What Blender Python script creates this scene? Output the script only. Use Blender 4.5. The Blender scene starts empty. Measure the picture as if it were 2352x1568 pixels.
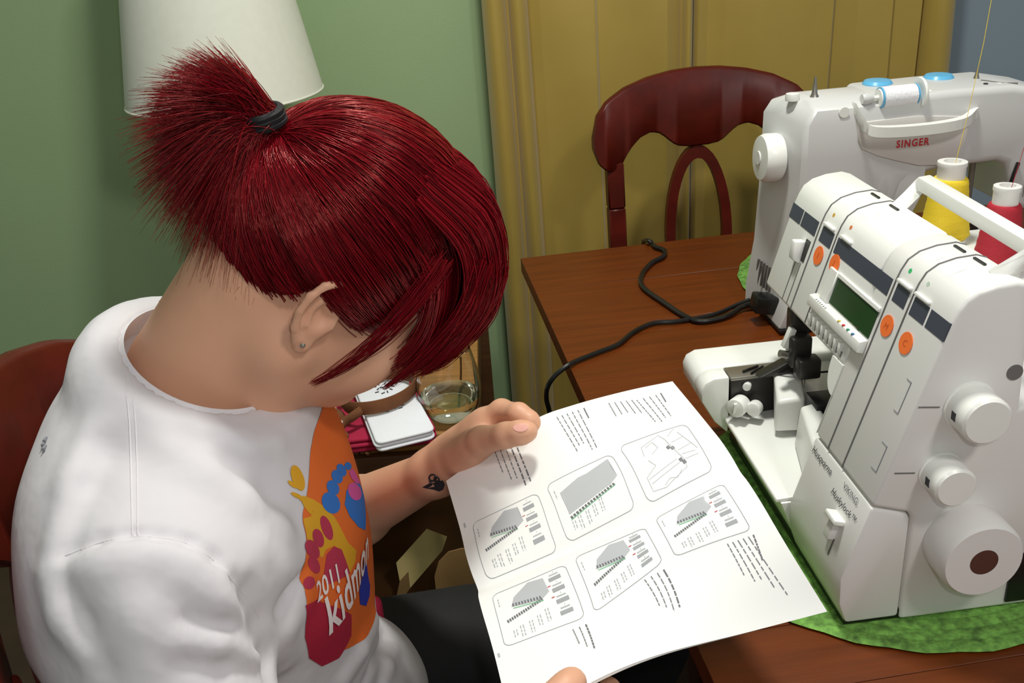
import bpy, bmesh, math, random
import numpy as np
from mathutils import Vector, Matrix
from mathutils.bvhtree import BVHTree

random.seed(7); rng = np.random.default_rng(7)
SC = bpy.context.scene
COL = SC.collection
# ------------------------------------------------------------------ camera
CAMP, CROLL, CF, CH = math.radians(25), math.radians(-4.3), 2250.0, 1.35
_fw = np.array([0, math.cos(CAMP), -math.sin(CAMP)]); _up = np.array([0, math.sin(CAMP), math.cos(CAMP)]); _rt = np.array([1., 0, 0])
CR = math.cos(CROLL)*_rt + math.sin(CROLL)*_up
CU = -math.sin(CROLL)*_rt + math.cos(CROLL)*_up
CO = np.array([0, 0, CH])
cam_d = bpy.data.cameras.new('camera'); cam = bpy.data.objects.new('camera', cam_d); COL.objects.link(cam)
cam_d.sensor_width = 36; cam_d.lens = CF/2352*36; cam_d.clip_start = 0.02
cam.matrix_world = Matrix(((CR[0], CU[0], -_fw[0], 0), (CR[1], CU[1], -_fw[1], 0), (CR[2], CU[2], -_fw[2], CH), (0, 0, 0, 1)))
SC.camera = cam
# ------------------------------------------------------------------ light, exposure
W = bpy.data.worlds.new('room_ambient'); SC.world = W; W.use_nodes = True
W.node_tree.nodes['Background'].inputs[0].default_value = (0.84, 0.88, 0.84, 1)
W.node_tree.nodes['Background'].inputs[1].default_value = 0.27
LIGHT_POS = (0.13, 1.02, 2.38)
def area(name, loc, size, power, col, target):
    l = bpy.data.lights.new(name, 'AREA'); l.shape = 'DISK'; l.size = size; l.energy = power; l.color = col
    o = bpy.data.objects.new(name, l); COL.objects.link(o); o.location = loc
    o.rotation_euler = (Vector(target)-Vector(loc)).to_track_quat('-Z', 'Y').to_euler()
    return o
area('ceiling_light', LIGHT_POS, 0.22, 15.5, (1.0, 1.0, 0.92), (0.1, 0.95, 0.8))
area('overhead_fill', (0.75, -0.35, 2.36), 0.25, 8, (1.0, 0.95, 0.92), (0.0, 0.9, 0.9))  # unseen fill added overhead behind the camera, brightens arm, cheek and sleeve
area('camera_fill', (0.05, -0.01, 1.41), 0.03, 0.9, (1.0, 0.97, 0.95), (0.03, 0.9, 0.93))  # assumed weak source, added beside the lens to lift the shaded cheek and arm
SC.view_settings.view_transform = 'Standard'; SC.view_settings.look = 'None'
SC.view_settings.gamma = 1; SC.view_settings.use_curve_mapping = False
SC.view_settings.exposure = 0.35
# ------------------------------------------------------------------ pixel measuring helpers
def ray(x, y): return _fw + CR*(x-1176)/CF - CU*(y-784)/CF
def PY(x, y, Y): d = ray(x, y); return CO + d*(Y/d[1])
def PZ(x, y, Z): d = ray(x, y); return CO + d*((Z-CH)/d[2])
def proj(P):
    v = np.asarray(P)-CO; w = v @ _fw
    return np.stack([1176+CF*(v @ CR)/w, 784-CF*(v @ CU)/w], -1)
# ------------------------------------------------------------------ materials
MATS = {}
def srgb(r, g, b):
    f = lambda c: (c/255/12.92 if c/255 <= .04045 else ((c/255+.055)/1.055)**2.4)
    return (f(r), f(g), f(b), 1)
def mat(name, col, rough=.5, var=.08, scale=20, bump=0, bscale=60, stretch=(1, 1, 1), metal=0, spec=.5, bdist=.002, **kw):
    if name in MATS: return MATS[name]
    m = bpy.data.materials.new(name); m.use_nodes = True; nt = m.node_tree; N = nt.nodes; L = nt.links
    b = N['Principled BSDF']; b.inputs['Roughness'].default_value = rough; b.inputs['Metallic'].default_value = metal
    b.inputs['Specular IOR Level'].default_value = spec
    for k, v in kw.items(): b.inputs[k.replace('_', ' ')].default_value = v
    tc = N.new('ShaderNodeTexCoord'); mp = N.new('ShaderNodeMapping'); mp.inputs['Scale'].default_value = stretch
    L.new(tc.outputs['Object'], mp.inputs['Vector'])
    no = N.new('ShaderNodeTexNoise'); no.inputs['Scale'].default_value = scale; no.inputs['Detail'].default_value = 4
    L.new(mp.outputs[0], no.inputs['Vector'])
    cr = N.new('ShaderNodeValToRGB'); c = col if len(col) == 4 else (*col, 1)
    cr.color_ramp.elements[0].position = .3; cr.color_ramp.elements[1].position = .7
    cr.color_ramp.elements[0].color = tuple(x*(1-var) for x in c[:3])+(1,)
    cr.color_ramp.elements[1].color = tuple(min(1, x*(1+var)) for x in c[:3])+(1,)
    L.new(no.outputs['Fac'], cr.inputs['Fac']); L.new(cr.outputs['Color'], b.inputs['Base Color'])
    if bump:
        n2 = N.new('ShaderNodeTexNoise'); n2.inputs['Scale'].default_value = bscale; n2.inputs['Detail'].default_value = 3
        L.new(mp.outputs[0], n2.inputs['Vector'])
        bp = N.new('ShaderNodeBump'); bp.inputs['Strength'].default_value = bump; bp.inputs['Distance'].default_value = bdist
        L.new(n2.outputs['Fac'], bp.inputs['Height']); L.new(bp.outputs['Normal'], b.inputs['Normal'])
    MATS[name] = m; return m
def glassmat(name, col, rough=0.0, ior=1.45):
    m = bpy.data.materials.new(name); m.use_nodes = True; b = m.node_tree.nodes['Principled BSDF']
    b.inputs['Base Color'].default_value = col; b.inputs['Roughness'].default_value = rough
    b.inputs['Transmission Weight'].default_value = 1; b.inputs['IOR'].default_value = ior
    MATS[name] = m; return m
wall_m = mat('green_wall_paint', srgb(158, 184, 138), .7, .02, 6, .15, 250)
blue_m = mat('blue_grey_wall_paint', srgb(140, 156, 168), .7, .02, 6, .1, 250)
floor_m = mat('dark_floor', srgb(70, 50, 36), .6, .2, 8)
cherry_m = mat('cherry_tabletop', srgb(98, 44, 8), .40, .16, 6, .05, 30, (1.2, 16, 1), spec=.3)
cherry_side = mat('cherry_apron', srgb(84, 38, 20), .4, .2, 8, stretch=(2, 2, 12))
chair_m = mat('mahogany_chair', srgb(84, 20, 10), .38, .25, 7, stretch=(2, 6, 3), spec=.3)
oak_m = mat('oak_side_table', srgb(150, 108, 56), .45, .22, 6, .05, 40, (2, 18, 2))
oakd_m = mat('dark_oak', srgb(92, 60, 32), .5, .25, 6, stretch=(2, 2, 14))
white_pl = mat('white_plastic', srgb(236, 237, 232), .32, .01, 5)
white_p2 = mat('warm_white_plastic', srgb(228, 227, 224), .35, .01, 5)
sew_pl = mat('sewing_machine_plastic', srgb(207, 207, 206), .35, .01, 5)
navy_m = mat('navy_stripe', srgb(66, 70, 84), .4, .05)
grey_line = mat('grey_groove', srgb(110, 108, 106), .6, .05)
dark_metal = mat('dark_steel', srgb(70, 68, 66), .35, .15, 30, metal=.7)
steel_m = mat('brushed_steel', srgb(150, 146, 138), .35, .1, 30, metal=.8, stretch=(1, 12, 1))
black_m = mat('black_plastic', srgb(20, 20, 21), .35, .1)
black_rub = mat('black_rubber_cord', srgb(18, 18, 18), .3, .1)
orange_m = mat('orange_sticker', srgb(250, 120, 50), .6, .02)
ink_m = mat('ink', srgb(60, 60, 66), .7, .05)
grey_ink = mat('grey_ink', srgb(128, 130, 134), .8, .03)
stitch_ink = mat('stitch_ink', srgb(108, 110, 114), .8, .05)
head_ink = mat('heading_ink', srgb(112, 112, 118), .8, .05)
dial_ink = mat('dial_ink', srgb(160, 163, 166), .8, .05)
lgrey_ink = mat('light_grey_ink', srgb(182, 185, 188), .8, .03)
green_ink = mat('green_ink', srgb(110, 190, 140), .8, .03)
red_ink = mat('red_ink', srgb(190, 40, 50), .6, .05)
paper_m = mat('white_paper', srgb(240, 241, 238), .7, .01, 4)
brass_none = None
curtain_m = mat('gold_curtain_fabric', srgb(172, 146, 66), .48, .05, 5, .12, 14, (1, 1, 1.2), Sheen_Weight=.3)
shade_m = mat('lampshade_fabric', srgb(232, 234, 220), .8, .02, 60, .05, 400)
ceramic_m = mat('white_ceramic', srgb(226, 226, 216), .2, .02)
mat_green = mat('green_woven_straw', srgb(102, 150, 64), .8, .5, 130, .8, 220)
shirt_m = mat('white_cotton_jersey', srgb(206, 203, 207), .85, .015, 8, .45, 16, bdist=.008, Sheen_Weight=.1)
rib_m = mat('white_cotton_rib', srgb(212, 208, 211), .85, .02, 80, .2, 300)
trouser_m = mat('black_trousers', srgb(22, 22, 25), .8, .2, 40)
skin_m = mat('skin', srgb(212, 160, 130), .5, .05, 14, .04, 300, Subsurface_Weight=.12, Subsurface_Radius=(.012, .005, .003), Subsurface_Scale=1.0)
lip_m = mat('lip', srgb(190, 110, 104), .45, .05)
yellow_th = mat('yellow_thread', srgb(240, 208, 40), .7, .06, 10, .5, 300, (1, 1, 14))
red_th = mat('red_thread', srgb(178, 22, 44), .7, .08, 10, .5, 300, (1, 1, 14))
white_th = mat('white_thread', srgb(238, 238, 242), .7, .03, 10, .4, 300)
blue_pl = mat('blue_plastic', srgb(96, 178, 222), .3, .03)
crimson_c = mat('crimson_cotton', srgb(164, 18, 60), .85, .12, 30, .3, 60)
wtee_m = mat('folded_white_cotton', srgb(230, 233, 238), .85, .02, 30, .3, 40)
brown_f = mat('brown_felt', srgb(112, 68, 36), .9, .12, 60, .3, 300)
cream_f = mat('cream_felt', srgb(226, 205, 160), .9, .05)
kraft_m = mat('buff_paper', srgb(232, 212, 140), .8, .08, 20)
kraft2_m = mat('tan_paper', srgb(150, 118, 70), .8, .1, 20)
lcd_m = mat('lcd_glass', srgb(34, 66, 30), .12, .05)
# ------------------------------------------------------------------ object helpers
def props(o, label=None, cat=None, group=None, kind=None):
    if label: o['label'] = label
    if cat: o['category'] = cat
    if group: o['group'] = group
    if kind: o['kind'] = kind
    return o
ROOTM = {}
def thing(name, label, cat, loc=(0, 0, 0), rz=0, group=None):
    o = bpy.data.objects.new(name, None); COL.objects.link(o); o.location = loc; o.rotation_euler = (0, 0, rz)
    o.empty_display_size = .05
    ROOTM[o.name] = Matrix.Translation(Vector(loc)) @ Matrix.Rotation(rz, 4, 'Z')
    return props(o, label, cat, group)
def finish(me, m, smooth=True, angle=40):
    me.materials.append(m)
    if smooth:
        me.polygons.foreach_set('use_smooth', [True]*len(me.polygons))
        try: me.set_sharp_from_angle(angle=math.radians(angle))
        except Exception: pass
    me.update()
def add(name, me, parent=None, world=False):
    o = bpy.data.objects.new(name, me); COL.objects.link(o)
    if parent is not None:
        o.parent = parent
        if world:
            r = parent
            M = Matrix.Identity(4)
            while r is not None:
                M = ROOTM.get(r.name, Matrix.Identity(4)) @ M; r = r.parent
            me.transform(M.inverted())
    return o
def npmesh(name, V, Fq, m, parent=None, world=False, smooth=True, angle=60):
    """V (n,3) array, Fq (k,3|4) int array"""
    me = bpy.data.meshes.new(name); V = np.asarray(V, dtype=np.float32); Fq = np.asarray(Fq, dtype=np.int32)
    k, w = Fq.shape
    me.vertices.add(len(V)); me.vertices.foreach_set('co', V.ravel())
    me.loops.add(k*w); me.loops.foreach_set('vertex_index', Fq.ravel())
    me.polygons.add(k); me.polygons.foreach_set('loop_start', np.arange(k, dtype=np.int32)*w)
    me.update(calc_edges=True); me.validate()
    finish(me, m, smooth, angle)
    return add(name, me, parent, world)
class MB:
    def __init__(s): s.v = []; s.f = []
    def _add(s, vs, fs):
        b = len(s.v); s.v += [tuple(map(float, p)) for p in vs]; s.f += [tuple(b+i for i in f) for f in fs]; return s
    def box(s, c, d, rot=None):
        x, y, z = (k/2 for k in d); vs = [Vector((sx*x, sy*y, sz*z)) for sx in (-1, 1) for sy in (-1, 1) for sz in (-1, 1)]
        if rot is not None: vs = [rot @ p for p in vs]
        vs = [p+Vector(c) for p in vs]
        return s._add(vs, [(0, 1, 3, 2), (4, 6, 7, 5), (0, 4, 5, 1), (2, 3, 7, 6), (0, 2, 6, 4), (1, 5, 7, 3)])
    def hexa(s, p):  # 8 pts: 4 bottom loop, 4 top loop
        return s._add(p, [(3, 2, 1, 0), (4, 5, 6, 7), (0, 1, 5, 4), (1, 2, 6, 5), (2, 3, 7, 6), (3, 0, 4, 7)])
    def prism(s, poly, lo, hi, fn):  # fn(a,b,h)->xyz
        n = len(poly); vs = [fn(a, b, lo) for a, b in poly]+[fn(a, b, hi) for a, b in poly]
        return s._add(vs, [tuple(range(n-1, -1, -1)), tuple(range(n, 2*n))]+[(i, (i+1) % n, n+(i+1) % n, n+i) for i in range(n)])
    def cyl(s, a, b, r, r2=None, n=24, caps=True):
        return s.loft([(Vector(a), r), (Vector(b), r if r2 is None else r2)], n, caps)
    def lathe(s, prof, a, axis, n=32, caps=True):  # prof [(r,h)]
        a = Vector(a); ax = Vector(axis).normalized()
        return s.loft([(a+ax*h, r) for r, h in prof], n, caps, ax)
    def loft(s, rings, n, caps=True, ax=None):
        vs = []; m = len(rings)
        if ax is None: ax = (rings[-1][0]-rings[0][0]).normalized()
        t = Vector((0, 0, 1)) if abs(ax.z) < .9 else Vector((1, 0, 0))
        e1 = ax.cross(t).normalized(); e2 = ax.cross(e1)
        for p, r in rings:
            for i in range(n):
                th = 2*math.pi*i/n; vs.append(p+e1*(r*math.cos(th))+e2*(r*math.sin(th)))
        fs = [(j*n+i, j*n+(i+1) % n, (j+1)*n+(i+1) % n, (j+1)*n+i) for j in range(m-1) for i in range(n)]
        if caps: fs += [tuple(range(n-1, -1, -1)), tuple(range((m-1)*n, m*n))]
        return s._add(vs, fs)
    def tube(s, pts, r, n=8, closed=False, flat=None):
        P = [Vector(p) for p in pts]; m = len(P); vs = []; e = None
        for i, p in enumerate(P):
            if closed: t = P[(i+1) % m]-P[i-1]
            else: t = P[min(i+1, m-1)]-P[max(i-1, 0)]
            t.normalize()
            if e is None:
                k = Vector((0, 0, 1)) if abs(t.z) < .9 else Vector((1, 0, 0)); e = t.cross(k).normalized()
            else: e = (e-t*e.dot(t)).normalized()
            g = t.cross(e); rr = r[i] if hasattr(r, '__len__') else r
            for j in range(n):
                th = 2*math.pi*j/n; a, b = rr, rr
                if flat: a, b = flat
                vs.append(p+e*(a*math.cos(th))+g*(b*math.sin(th)))
        fs = [(i*n+j, i*n+(j+1) % n, ((i+1) % m)*n+(j+1) % n, ((i+1) % m)*n+j) for i in range(m if closed else m-1) for j in range(n)]
        if not closed: fs += [tuple(range(n-1, -1, -1)), tuple(range((m-1)*n, m*n))]
        return s._add(vs, fs)
    def build(s, name, m, parent=None, bevel=0, seg=2, smooth=True, angle=40, world=False, bang=30):
        bm = bmesh.new(); vs = [bm.verts.new(p) for p in s.v]
        for f in s.f:
            try: bm.faces.new([vs[i] for i in f])
            except ValueError: pass
        bm.normal_update(); bmesh.ops.recalc_face_normals(bm, faces=bm.faces)
        if bevel:
            ed = [e for e in bm.edges if len(e.link_faces) == 2 and e.calc_face_angle(0) > math.radians(bang)]
            bmesh.ops.bevel(bm, geom=ed, offset=bevel, segments=seg, affect='EDGES', profile=.5, clamp_overlap=True)
        me = bpy.data.meshes.new(name); bm.to_mesh(me); bm.free(); finish(me, m, smooth, angle)
        return add(name, me, parent, world)
def spline(pts, n):
    """Catmull-Rom through pts -> n samples"""
    P = [np.asarray(p, float) for p in pts]; P = [2*P[0]-P[1]]+P+[2*P[-1]-P[-2]]; out = []
    m = len(P)-3
    for k in range(n):
        t = k/(n-1)*m; i = min(int(t), m-1); t -= i; a, b, c, d = P[i:i+4]
        out.append(.5*((2*b)+(-a+c)*t+(2*a-5*b+4*c-d)*t*t+(-a+3*b-3*c+d)*t**3))
    return np.array(out)
def text_geo(body, size, shear=0, spacing=1, bold=0):
    cu = bpy.data.curves.new('t', 'FONT'); cu.body = body; cu.size = size; cu.shear = shear; cu.space_character = spacing; cu.resolution_u = 3; cu.offset = bold
    ob = bpy.data.objects.new('t', cu); COL.objects.link(ob); bpy.context.view_layer.update()
    me = bpy.data.meshes.new_from_object(ob.evaluated_get(bpy.context.evaluated_depsgraph_get()))
    V = [tuple(v.co) for v in me.vertices]; Fc = [tuple(p.vertices) for p in me.polygons]
    bpy.data.objects.remove(ob); bpy.data.curves.remove(cu); bpy.data.meshes.remove(me)
    return V, Fc
def rrect(w, h, r, n=5):
    out = []
    for cx, cy, a0 in ((w/2-r, h/2-r, 0), (-w/2+r, h/2-r, 90), (-w/2+r, -h/2+r, 180), (w/2-r, -h/2+r, 270)):
        for i in range(n+1):
            a = math.radians(a0+90*i/n); out.append((cx+r*math.cos(a), cy+r*math.sin(a)))
    return out

# ================================================================== room shell
WY = 2.27
def struct(o): o['kind'] = 'structure'; return o
struct(MB().box((-1.2, WY+.05, 1.25), (4.4, .1, 2.7)).build('wall_back', wall_m))
struct(MB().box((2.1, WY+.05, 1.25), (2.2, .1, 2.7)).build('wall_right', blue_m))
struct(MB().box((-3.45, .3, 1.25), (.1, 4.0, 2.7)).build('wall_left', wall_m))
struct(MB().box((0, 0.3, -.05), (7, 4.2, .1)).build('floor', floor_m))
struct(MB().box((-1.2, WY-.008, .05), (4.4, .016, .1)).build('baseboard_back', wall_m, bevel=.003))

# ================================================================== curtains
def curtain(name, label, ctrl, xs):
    """ctrl: [(px, depth)] at frame top; sheet from floor to 2.35 m with folds"""
    pxs = np.array([c[0] for c in ctrl], float); dep = np.array([c[1] for c in ctrl])
    n = 260; q = np.linspace(pxs[0], pxs[-1], n)
    d = np.interp(q, pxs, dep)
    x = -.011+(q-1105)*.000932
    nz = 60; zz = np.linspace(.012, 2.34, nz)
    V = []
    for k, z in enumerate(zz):
        wob = .004*np.sin(3.1*z+q*.012)+.003*np.sin(9*z+q*.03)
        V.append(np.stack([x+.006*np.sin(2.3*z+q*.006)*np.clip((q-1105)/60, 0, 1), WY-.085-d+wob, np.full(n, z)], -1))
    F_ = np.concatenate(V); B_ = F_+np.array([0, .004, 0])
    idx = np.arange(n*nz).reshape(nz, n)
    a = np.stack([idx[:-1, :-1], idx[:-1, 1:], idx[1:, 1:], idx[1:, :-1]], -1).reshape(-1, 4)
    o = n*nz; b = a[:, ::-1]+o
    e = []
    for line in (idx[:, 0], idx[:, -1], idx[0, :], idx[-1, :]):
        e.append(np.stack([line[:-1], line[1:], line[1:]+o, line[:-1]+o], -1))
    root = npmesh(name, np.concatenate([F_, B_]), np.concatenate([a, b]+e), curtain_m, angle=50)
    return props(root, label, 'curtain', 'gold curtains over the window')
def wave(p0, p1, amp, base, n=9):  # rounded bulge
    return [(p0+(p1-p0)*i/(n-1), base+amp*math.sin(math.pi*i/(n-1))**.7) for i in range(n)]
curtain('curtain_panel', 'gold curtain panel on the left, with two rolled folds at its hanging edge',
        wave(1105, 1162, .035, .0)+wave(1165, 1212, .03, .0)+[(1216, .004), (1240, .012), (1300, .02), (1366, .03), (1373, .012), (1450, .010), (1530, .022), (1556, .004), (1566, -.006)]
        + wave(1568, 1592, .022, -.004), None)
curtain('curtain_panel', 'gold curtain panel on the right, behind the white sewing machine',
        [(1594, -.004), (1602, .012), (1625, .002), (1660, .016), (1740, .024), (1860, .026), (1897, .030), (1904, .012), (1960, .008), (2040, .018), (2046, .002), (2112, .004), (2119, -.016)]
        + wave(2122, 2195, .03, -.004), None)
# ================================================================== dining table
TA = math.radians(6.5); TC = (.026, 1.631, 0)
tab = thing('dining_table', 'cherry wood dining table carrying both sewing machines', 'table', TC, TA)
TW, TL = 1.05, 1.95
bw = .16
# board edges run along local x; first board at the back edge
edges = [0, .16, .325, .49, .655, .82, .985, 1.06, 1.22, 1.38, 1.54, 1.70, 1.86, TL]
for i in range(len(edges)-1):
    y0, y1 = -edges[i+1]+.0003, -edges[i]-.0003
    MB().box((TW/2, (y0+y1)/2, .7375), (TW, y1-y0, .025)).build('board', cherry_m, tab, bevel=.0005, seg=1)
ap = MB(); ap.box((TW/2, -TL/2, .68), (TW-.2, TL-.3, .085)); ap.build('apron', cherry_side, tab, bevel=.003)
for lx, ly in ((.15, -.62), (.15, -1.7), (TW-.15, -.25), (TW-.15, -1.7)):
    MB().lathe([(.036, 0), (.036, .02), (.026, .05), (.034, .3), (.04, .5), (.04, .64)], (lx, ly, 0), (0, 0, 1), 16).build('leg', cherry_side, tab)

# ================================================================== chairs
def make_chair(name, label):
    r = thing(name, label, 'chair')
    top = [(-.222, -.012), (-.214, .022), (-.19, .048), (-.15, .068), (-.1, .081), (-.05, .088), (0, .09)]
    bot = [(-.222, -.04), (-.212, -.068), (-.195, -.085), (-.178, -.086), (-.162, -.074), (-.145, -.05), (-.122, -.03), (-.098, -.022), (-.078, -.028), (-.06, -.044), (-.045, -.056), (-.02, -.06), (0, -.06)]
    # crest rail as strips between top and bottom curves
    n = 45; xs = np.linspace(-.2219, .2219, n); ax = -np.abs(xs)
    tz = np.interp(ax, [p[0] for p in top], [p[1] for p in top]); bz = np.interp(ax, [p[0] for p in bot], [p[1] for p in bot])
    yc = .05*(xs/.22)**2; V = []; Fc = []
    for i in range(n):
        for (z, yo) in ((bz[i], -.010), (bz[i]+.004, -.014), (tz[i]-.006, -.012), (tz[i], -.006), (tz[i], .006), (tz[i]-.006, .012), (bz[i]+.004, .014), (bz[i], .010)):
            lean = .10*(z+.5)
            V.append((xs[i], -yc[i]+yo+lean, .91+z))
    for i in range(n-1):
        for j in range(8): Fc.append((i*8+j, (i+1)*8+j, (i+1)*8+(j+1) % 8, i*8+(j+1) % 8))
    m = MB(); m._add(V, Fc+[tuple(range(8)), tuple(range((n-1)*8, n*8))]); m.build('crest_rail', chair_m, r, angle=50)
    Y = lambda z: .10*(z-.41)
    for sx in (-1, 1):
        pts = [(sx*.178, Y(z)-.032 + .02*max(0, (.5-z))*2, z) for z in (0, .2, .42, .6, .75, .84)]
        m = MB()
        for a, b in zip(pts[:-1], pts[1:]):
            w = .017; h = .014
            m.hexa([(a[0]-w, a[1]-h, a[2]), (a[0]+w, a[1]-h, a[2]), (a[0]+w, a[1]+h, a[2]), (a[0]-w, a[1]+h, a[2]), (b[0]-w, b[1]-h, b[2]), (b[0]+w, b[1]-h, b[2]), (b[0]+w, b[1]+h, b[2]), (b[0]-w, b[1]+h, b[2])])
        m.build('back_post', chair_m, r, bevel=.003, seg=1)
        m = MB(); m.lathe([(.016, 0), (.02, .2), (.024, .4), (.024, .43)], (sx*.19, -.40, 0), (0, 0, 1), 12); m.build('front_leg', chair_m, r)
    # oval splat
    n = 40; V = []; Fc = []
    for i in range(n):
        t = 2*math.pi*i/n; cx, cz = math.sin(t), math.cos(t)
        wo = .070*(1.0 if cz > 0 else 1-.45*(-cz)**2); 
        for k, (rw, rz, yo) in enumerate(((1, 1, -.008), (.72, .86, -.008), (.72, .86, .008), (1, 1, .008))):
            x = wo*cx*rw; z = .665+.185*cz*rz
            V.append((x, yo+Y(z)+.0, z))
    for i in range(n):
        for k in range(4): Fc.append((i*4+k, ((i+1) % n)*4+k, ((i+1) % n)*4+(k+1) % 4, i*4+(k+1) % 4))
    m = MB(); m._add(V, Fc); m.build('back_splat', chair_m, r, angle=50)
    MB().box((0, .0, .478), (.34, .022, .03)).build('lower_rail', chair_m, r, bevel=.003, seg=1)
    m = MB(); m.prism(rrect(.45, .43, .05), .445, .475, lambda a, b, h: (a, b-.22, h)); m.build('seat', chair_m, r, bevel=.006)
    m = MB(); m.box((0, -.22, .42), (.37, .36, .05)); m.build('seat_frame', chair_m, r, bevel=.003)
    return r
def copy_tree(o, parent=None):
    c = o.copy(); COL.objects.link(c); c.parent = parent
    if o.name in ROOTM: ROOTM[c.name] = ROOTM[o.name]
    for ch in list(o.children): copy_tree(ch, c)
    return c
ch1 = make_chair('dining_chair', 'mahogany dining chair with arched crest rail standing before the gold curtain')
ch1.location = (.405, 1.90, 0); ch1.rotation_euler = (0, 0, math.radians(6))
ch2 = copy_tree(ch1); ch2['label'] = 'mahogany dining chair the reading person sits on'
ch2.location = (-.405, .735, 0); ch2.rotation_euler = (0, 0, math.radians(90+5))
for c_ in (ch1, ch2): c_['group'] = 'mahogany dining chairs'

# ================================================================== side table with its things
ST = .65
st = thing('side_table', 'honey oak side table under the lamp with a lower shelf', 'side table', (-.36, 1.64, 0))
def bl(name, c, d, m=oak_m, bev=.003): return MB().box(c, d).build(name, m, st, bevel=bev, seg=2)
for i in range(4): bl('top_board', (-.235+i*.1452+.002, 0, ST-.0125), (.1444, .86, .025))
MB().box((.2895, 0, ST-.0125), (.0245, .88, .025)).build('end_board', oak_m, st, bevel=.002)
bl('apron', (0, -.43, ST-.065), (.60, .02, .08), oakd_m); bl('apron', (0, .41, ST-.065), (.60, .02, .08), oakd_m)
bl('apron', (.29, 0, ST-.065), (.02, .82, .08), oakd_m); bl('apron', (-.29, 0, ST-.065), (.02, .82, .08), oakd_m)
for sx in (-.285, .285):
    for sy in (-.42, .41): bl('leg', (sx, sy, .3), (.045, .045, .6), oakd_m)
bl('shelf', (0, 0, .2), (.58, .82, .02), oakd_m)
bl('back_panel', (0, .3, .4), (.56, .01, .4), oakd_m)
kn = PZ(845, 1037, ST+.002)
MB().cyl((kn[0]+.36, kn[1]-1.64, ST-.002), (kn[0]+.36, kn[1]-1.64, ST+.0006), .004, n=12).build('screw_plug', oakd_m, st)

lamp = thing('table_lamp', 'table lamp with a tall cream fabric shade in the corner', 'lamp', (-.536, 2.01, ST-.0))
def shade():
    rb, rt, zb, zt = .194, .118, .352, .81; n = 64; V = []; Fc = []
    for r, z in ((rb, zb), (rt, zt), (rt-.003, zt), (rb-.003, zb)):
        for i in range(n): V.append((r*math.cos(2*math.pi*i/n), r*math.sin(2*math.pi*i/n), z))
    for k in range(4):
        for i in range(n): Fc.append((k*n+i, k*n+(i+1) % n, ((k+1) % 4)*n+(i+1) % n, ((k+1) % 4)*n+i))
    m = MB(); m._add(V, Fc); return m
sh = shade().build('shade', shade_m, lamp, angle=30)
MB().tube([(.1935*math.cos(a*math.pi/32), .1935*math.sin(a*math.pi/32), .353) for a in range(64)], .0022, 6, True).build('rim', shade_m, sh)
MB().lathe([(.07, 0), (.075, .015), (.05, .03), (.06, .08), (.085, .15), (.08, .22), (.04, .28), (.02, .31), (.018, .40)], (0, 0, 0), (0, 0, 1), 40).build('base', ceramic_m, lamp)
MB().lathe([(.006, .39), (.006, .77)], (0, 0, 0), (0, 0, 1), 10).build('rod', steel_m, lamp)
MB().lathe([(.02, .42), (.03, .46), (.03, .50), (.012, .54)], (0, 0, 0), (0, 0, 1), 20).build('bulb', white_pl, lamp)
m = MB()
for k in range(3):
    a = 2*math.pi*k/3+.4; m.tube([(0, 0, .76), (.1155*math.cos(a), .1155*math.sin(a), .765)], .0018, 6)
m.build('spider', steel_m, lamp)

# stemless glass with wine
gp = PZ(1037, 972, ST); gl = thing('wine_glass', 'stemless glass holding a little pale wine beside the folded shirts', 'glass', (gp[0], gp[1]+.02, ST))
GS = 1.0
gprof = [(.0, .002), (.022, .0015), (.032, .006), (.040, .018), (.0445, .034), (.0455, .05), (.043, .075), (.038, .098), (.0345, .112)]
def surf(prof, n=48):
    V = []; Fc = []
    for r, z in prof:
        for i in range(n): V.append((max(r, 1e-4)*math.cos(2*math.pi*i/n), max(r, 1e-4)*math.sin(2*math.pi*i/n), z))
    for k in range(len(prof)-1):
        for i in range(n): Fc.append((k*n+i, k*n+(i+1) % n, (k+1)*n+(i+1) % n, (k+1)*n+i))
    m = MB(); m._add(V, Fc); return m
outer = [tuple(p) for p in spline(gprof, 30)]
inner = [(max(r-.0011, 0), z+(.004 if r < .03 else .0008)) for r, z in outer]
inner = [p for p in inner][::-1]
surf([(r*1.02, z) for r, z in outer]+[(outer[-1][0]*1.02-.0005, .1126)]+[(r*1.02, z) for r, z in inner]).build('bowl', glassmat('clear_glass', (1, 1, 1, 1)), gl, angle=60)
wl = [(r*1.02, z) for r, z in inner[::-1] if z < .038]
wl = [(max(r-.0002, 0), z+.0002) for r, z in wl]
surf(wl+[(wl[-1][0]*.6, wl[-1][1]), (0, wl[-1][1])]).build('wine', glassmat('pale_wine', (.93, .93, .66, 1), 0, 1.34), gl, angle=60)

jp = PZ(1000, 860, ST)
jar = thing('ceramic_jar', 'white rounded ceramic jar behind the wine glass', 'jar', (jp[0]-.02, jp[1]+.06, ST))
MB().lathe([(.03, 0), (.05, .01), (.058, .05), (.056, .09), (.045, .115), (.04, .12)], (0, 0, 0), (0, 0, 1), 32).build('body', ceramic_m, jar)
MB().lathe([(.043, .121), (.043, .127), (.02, .137), (.008, .14), (.01, .15), (.004, .155)], (0, 0, 0), (0, 0, 1), 32).build('lid', ceramic_m, jar)

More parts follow.
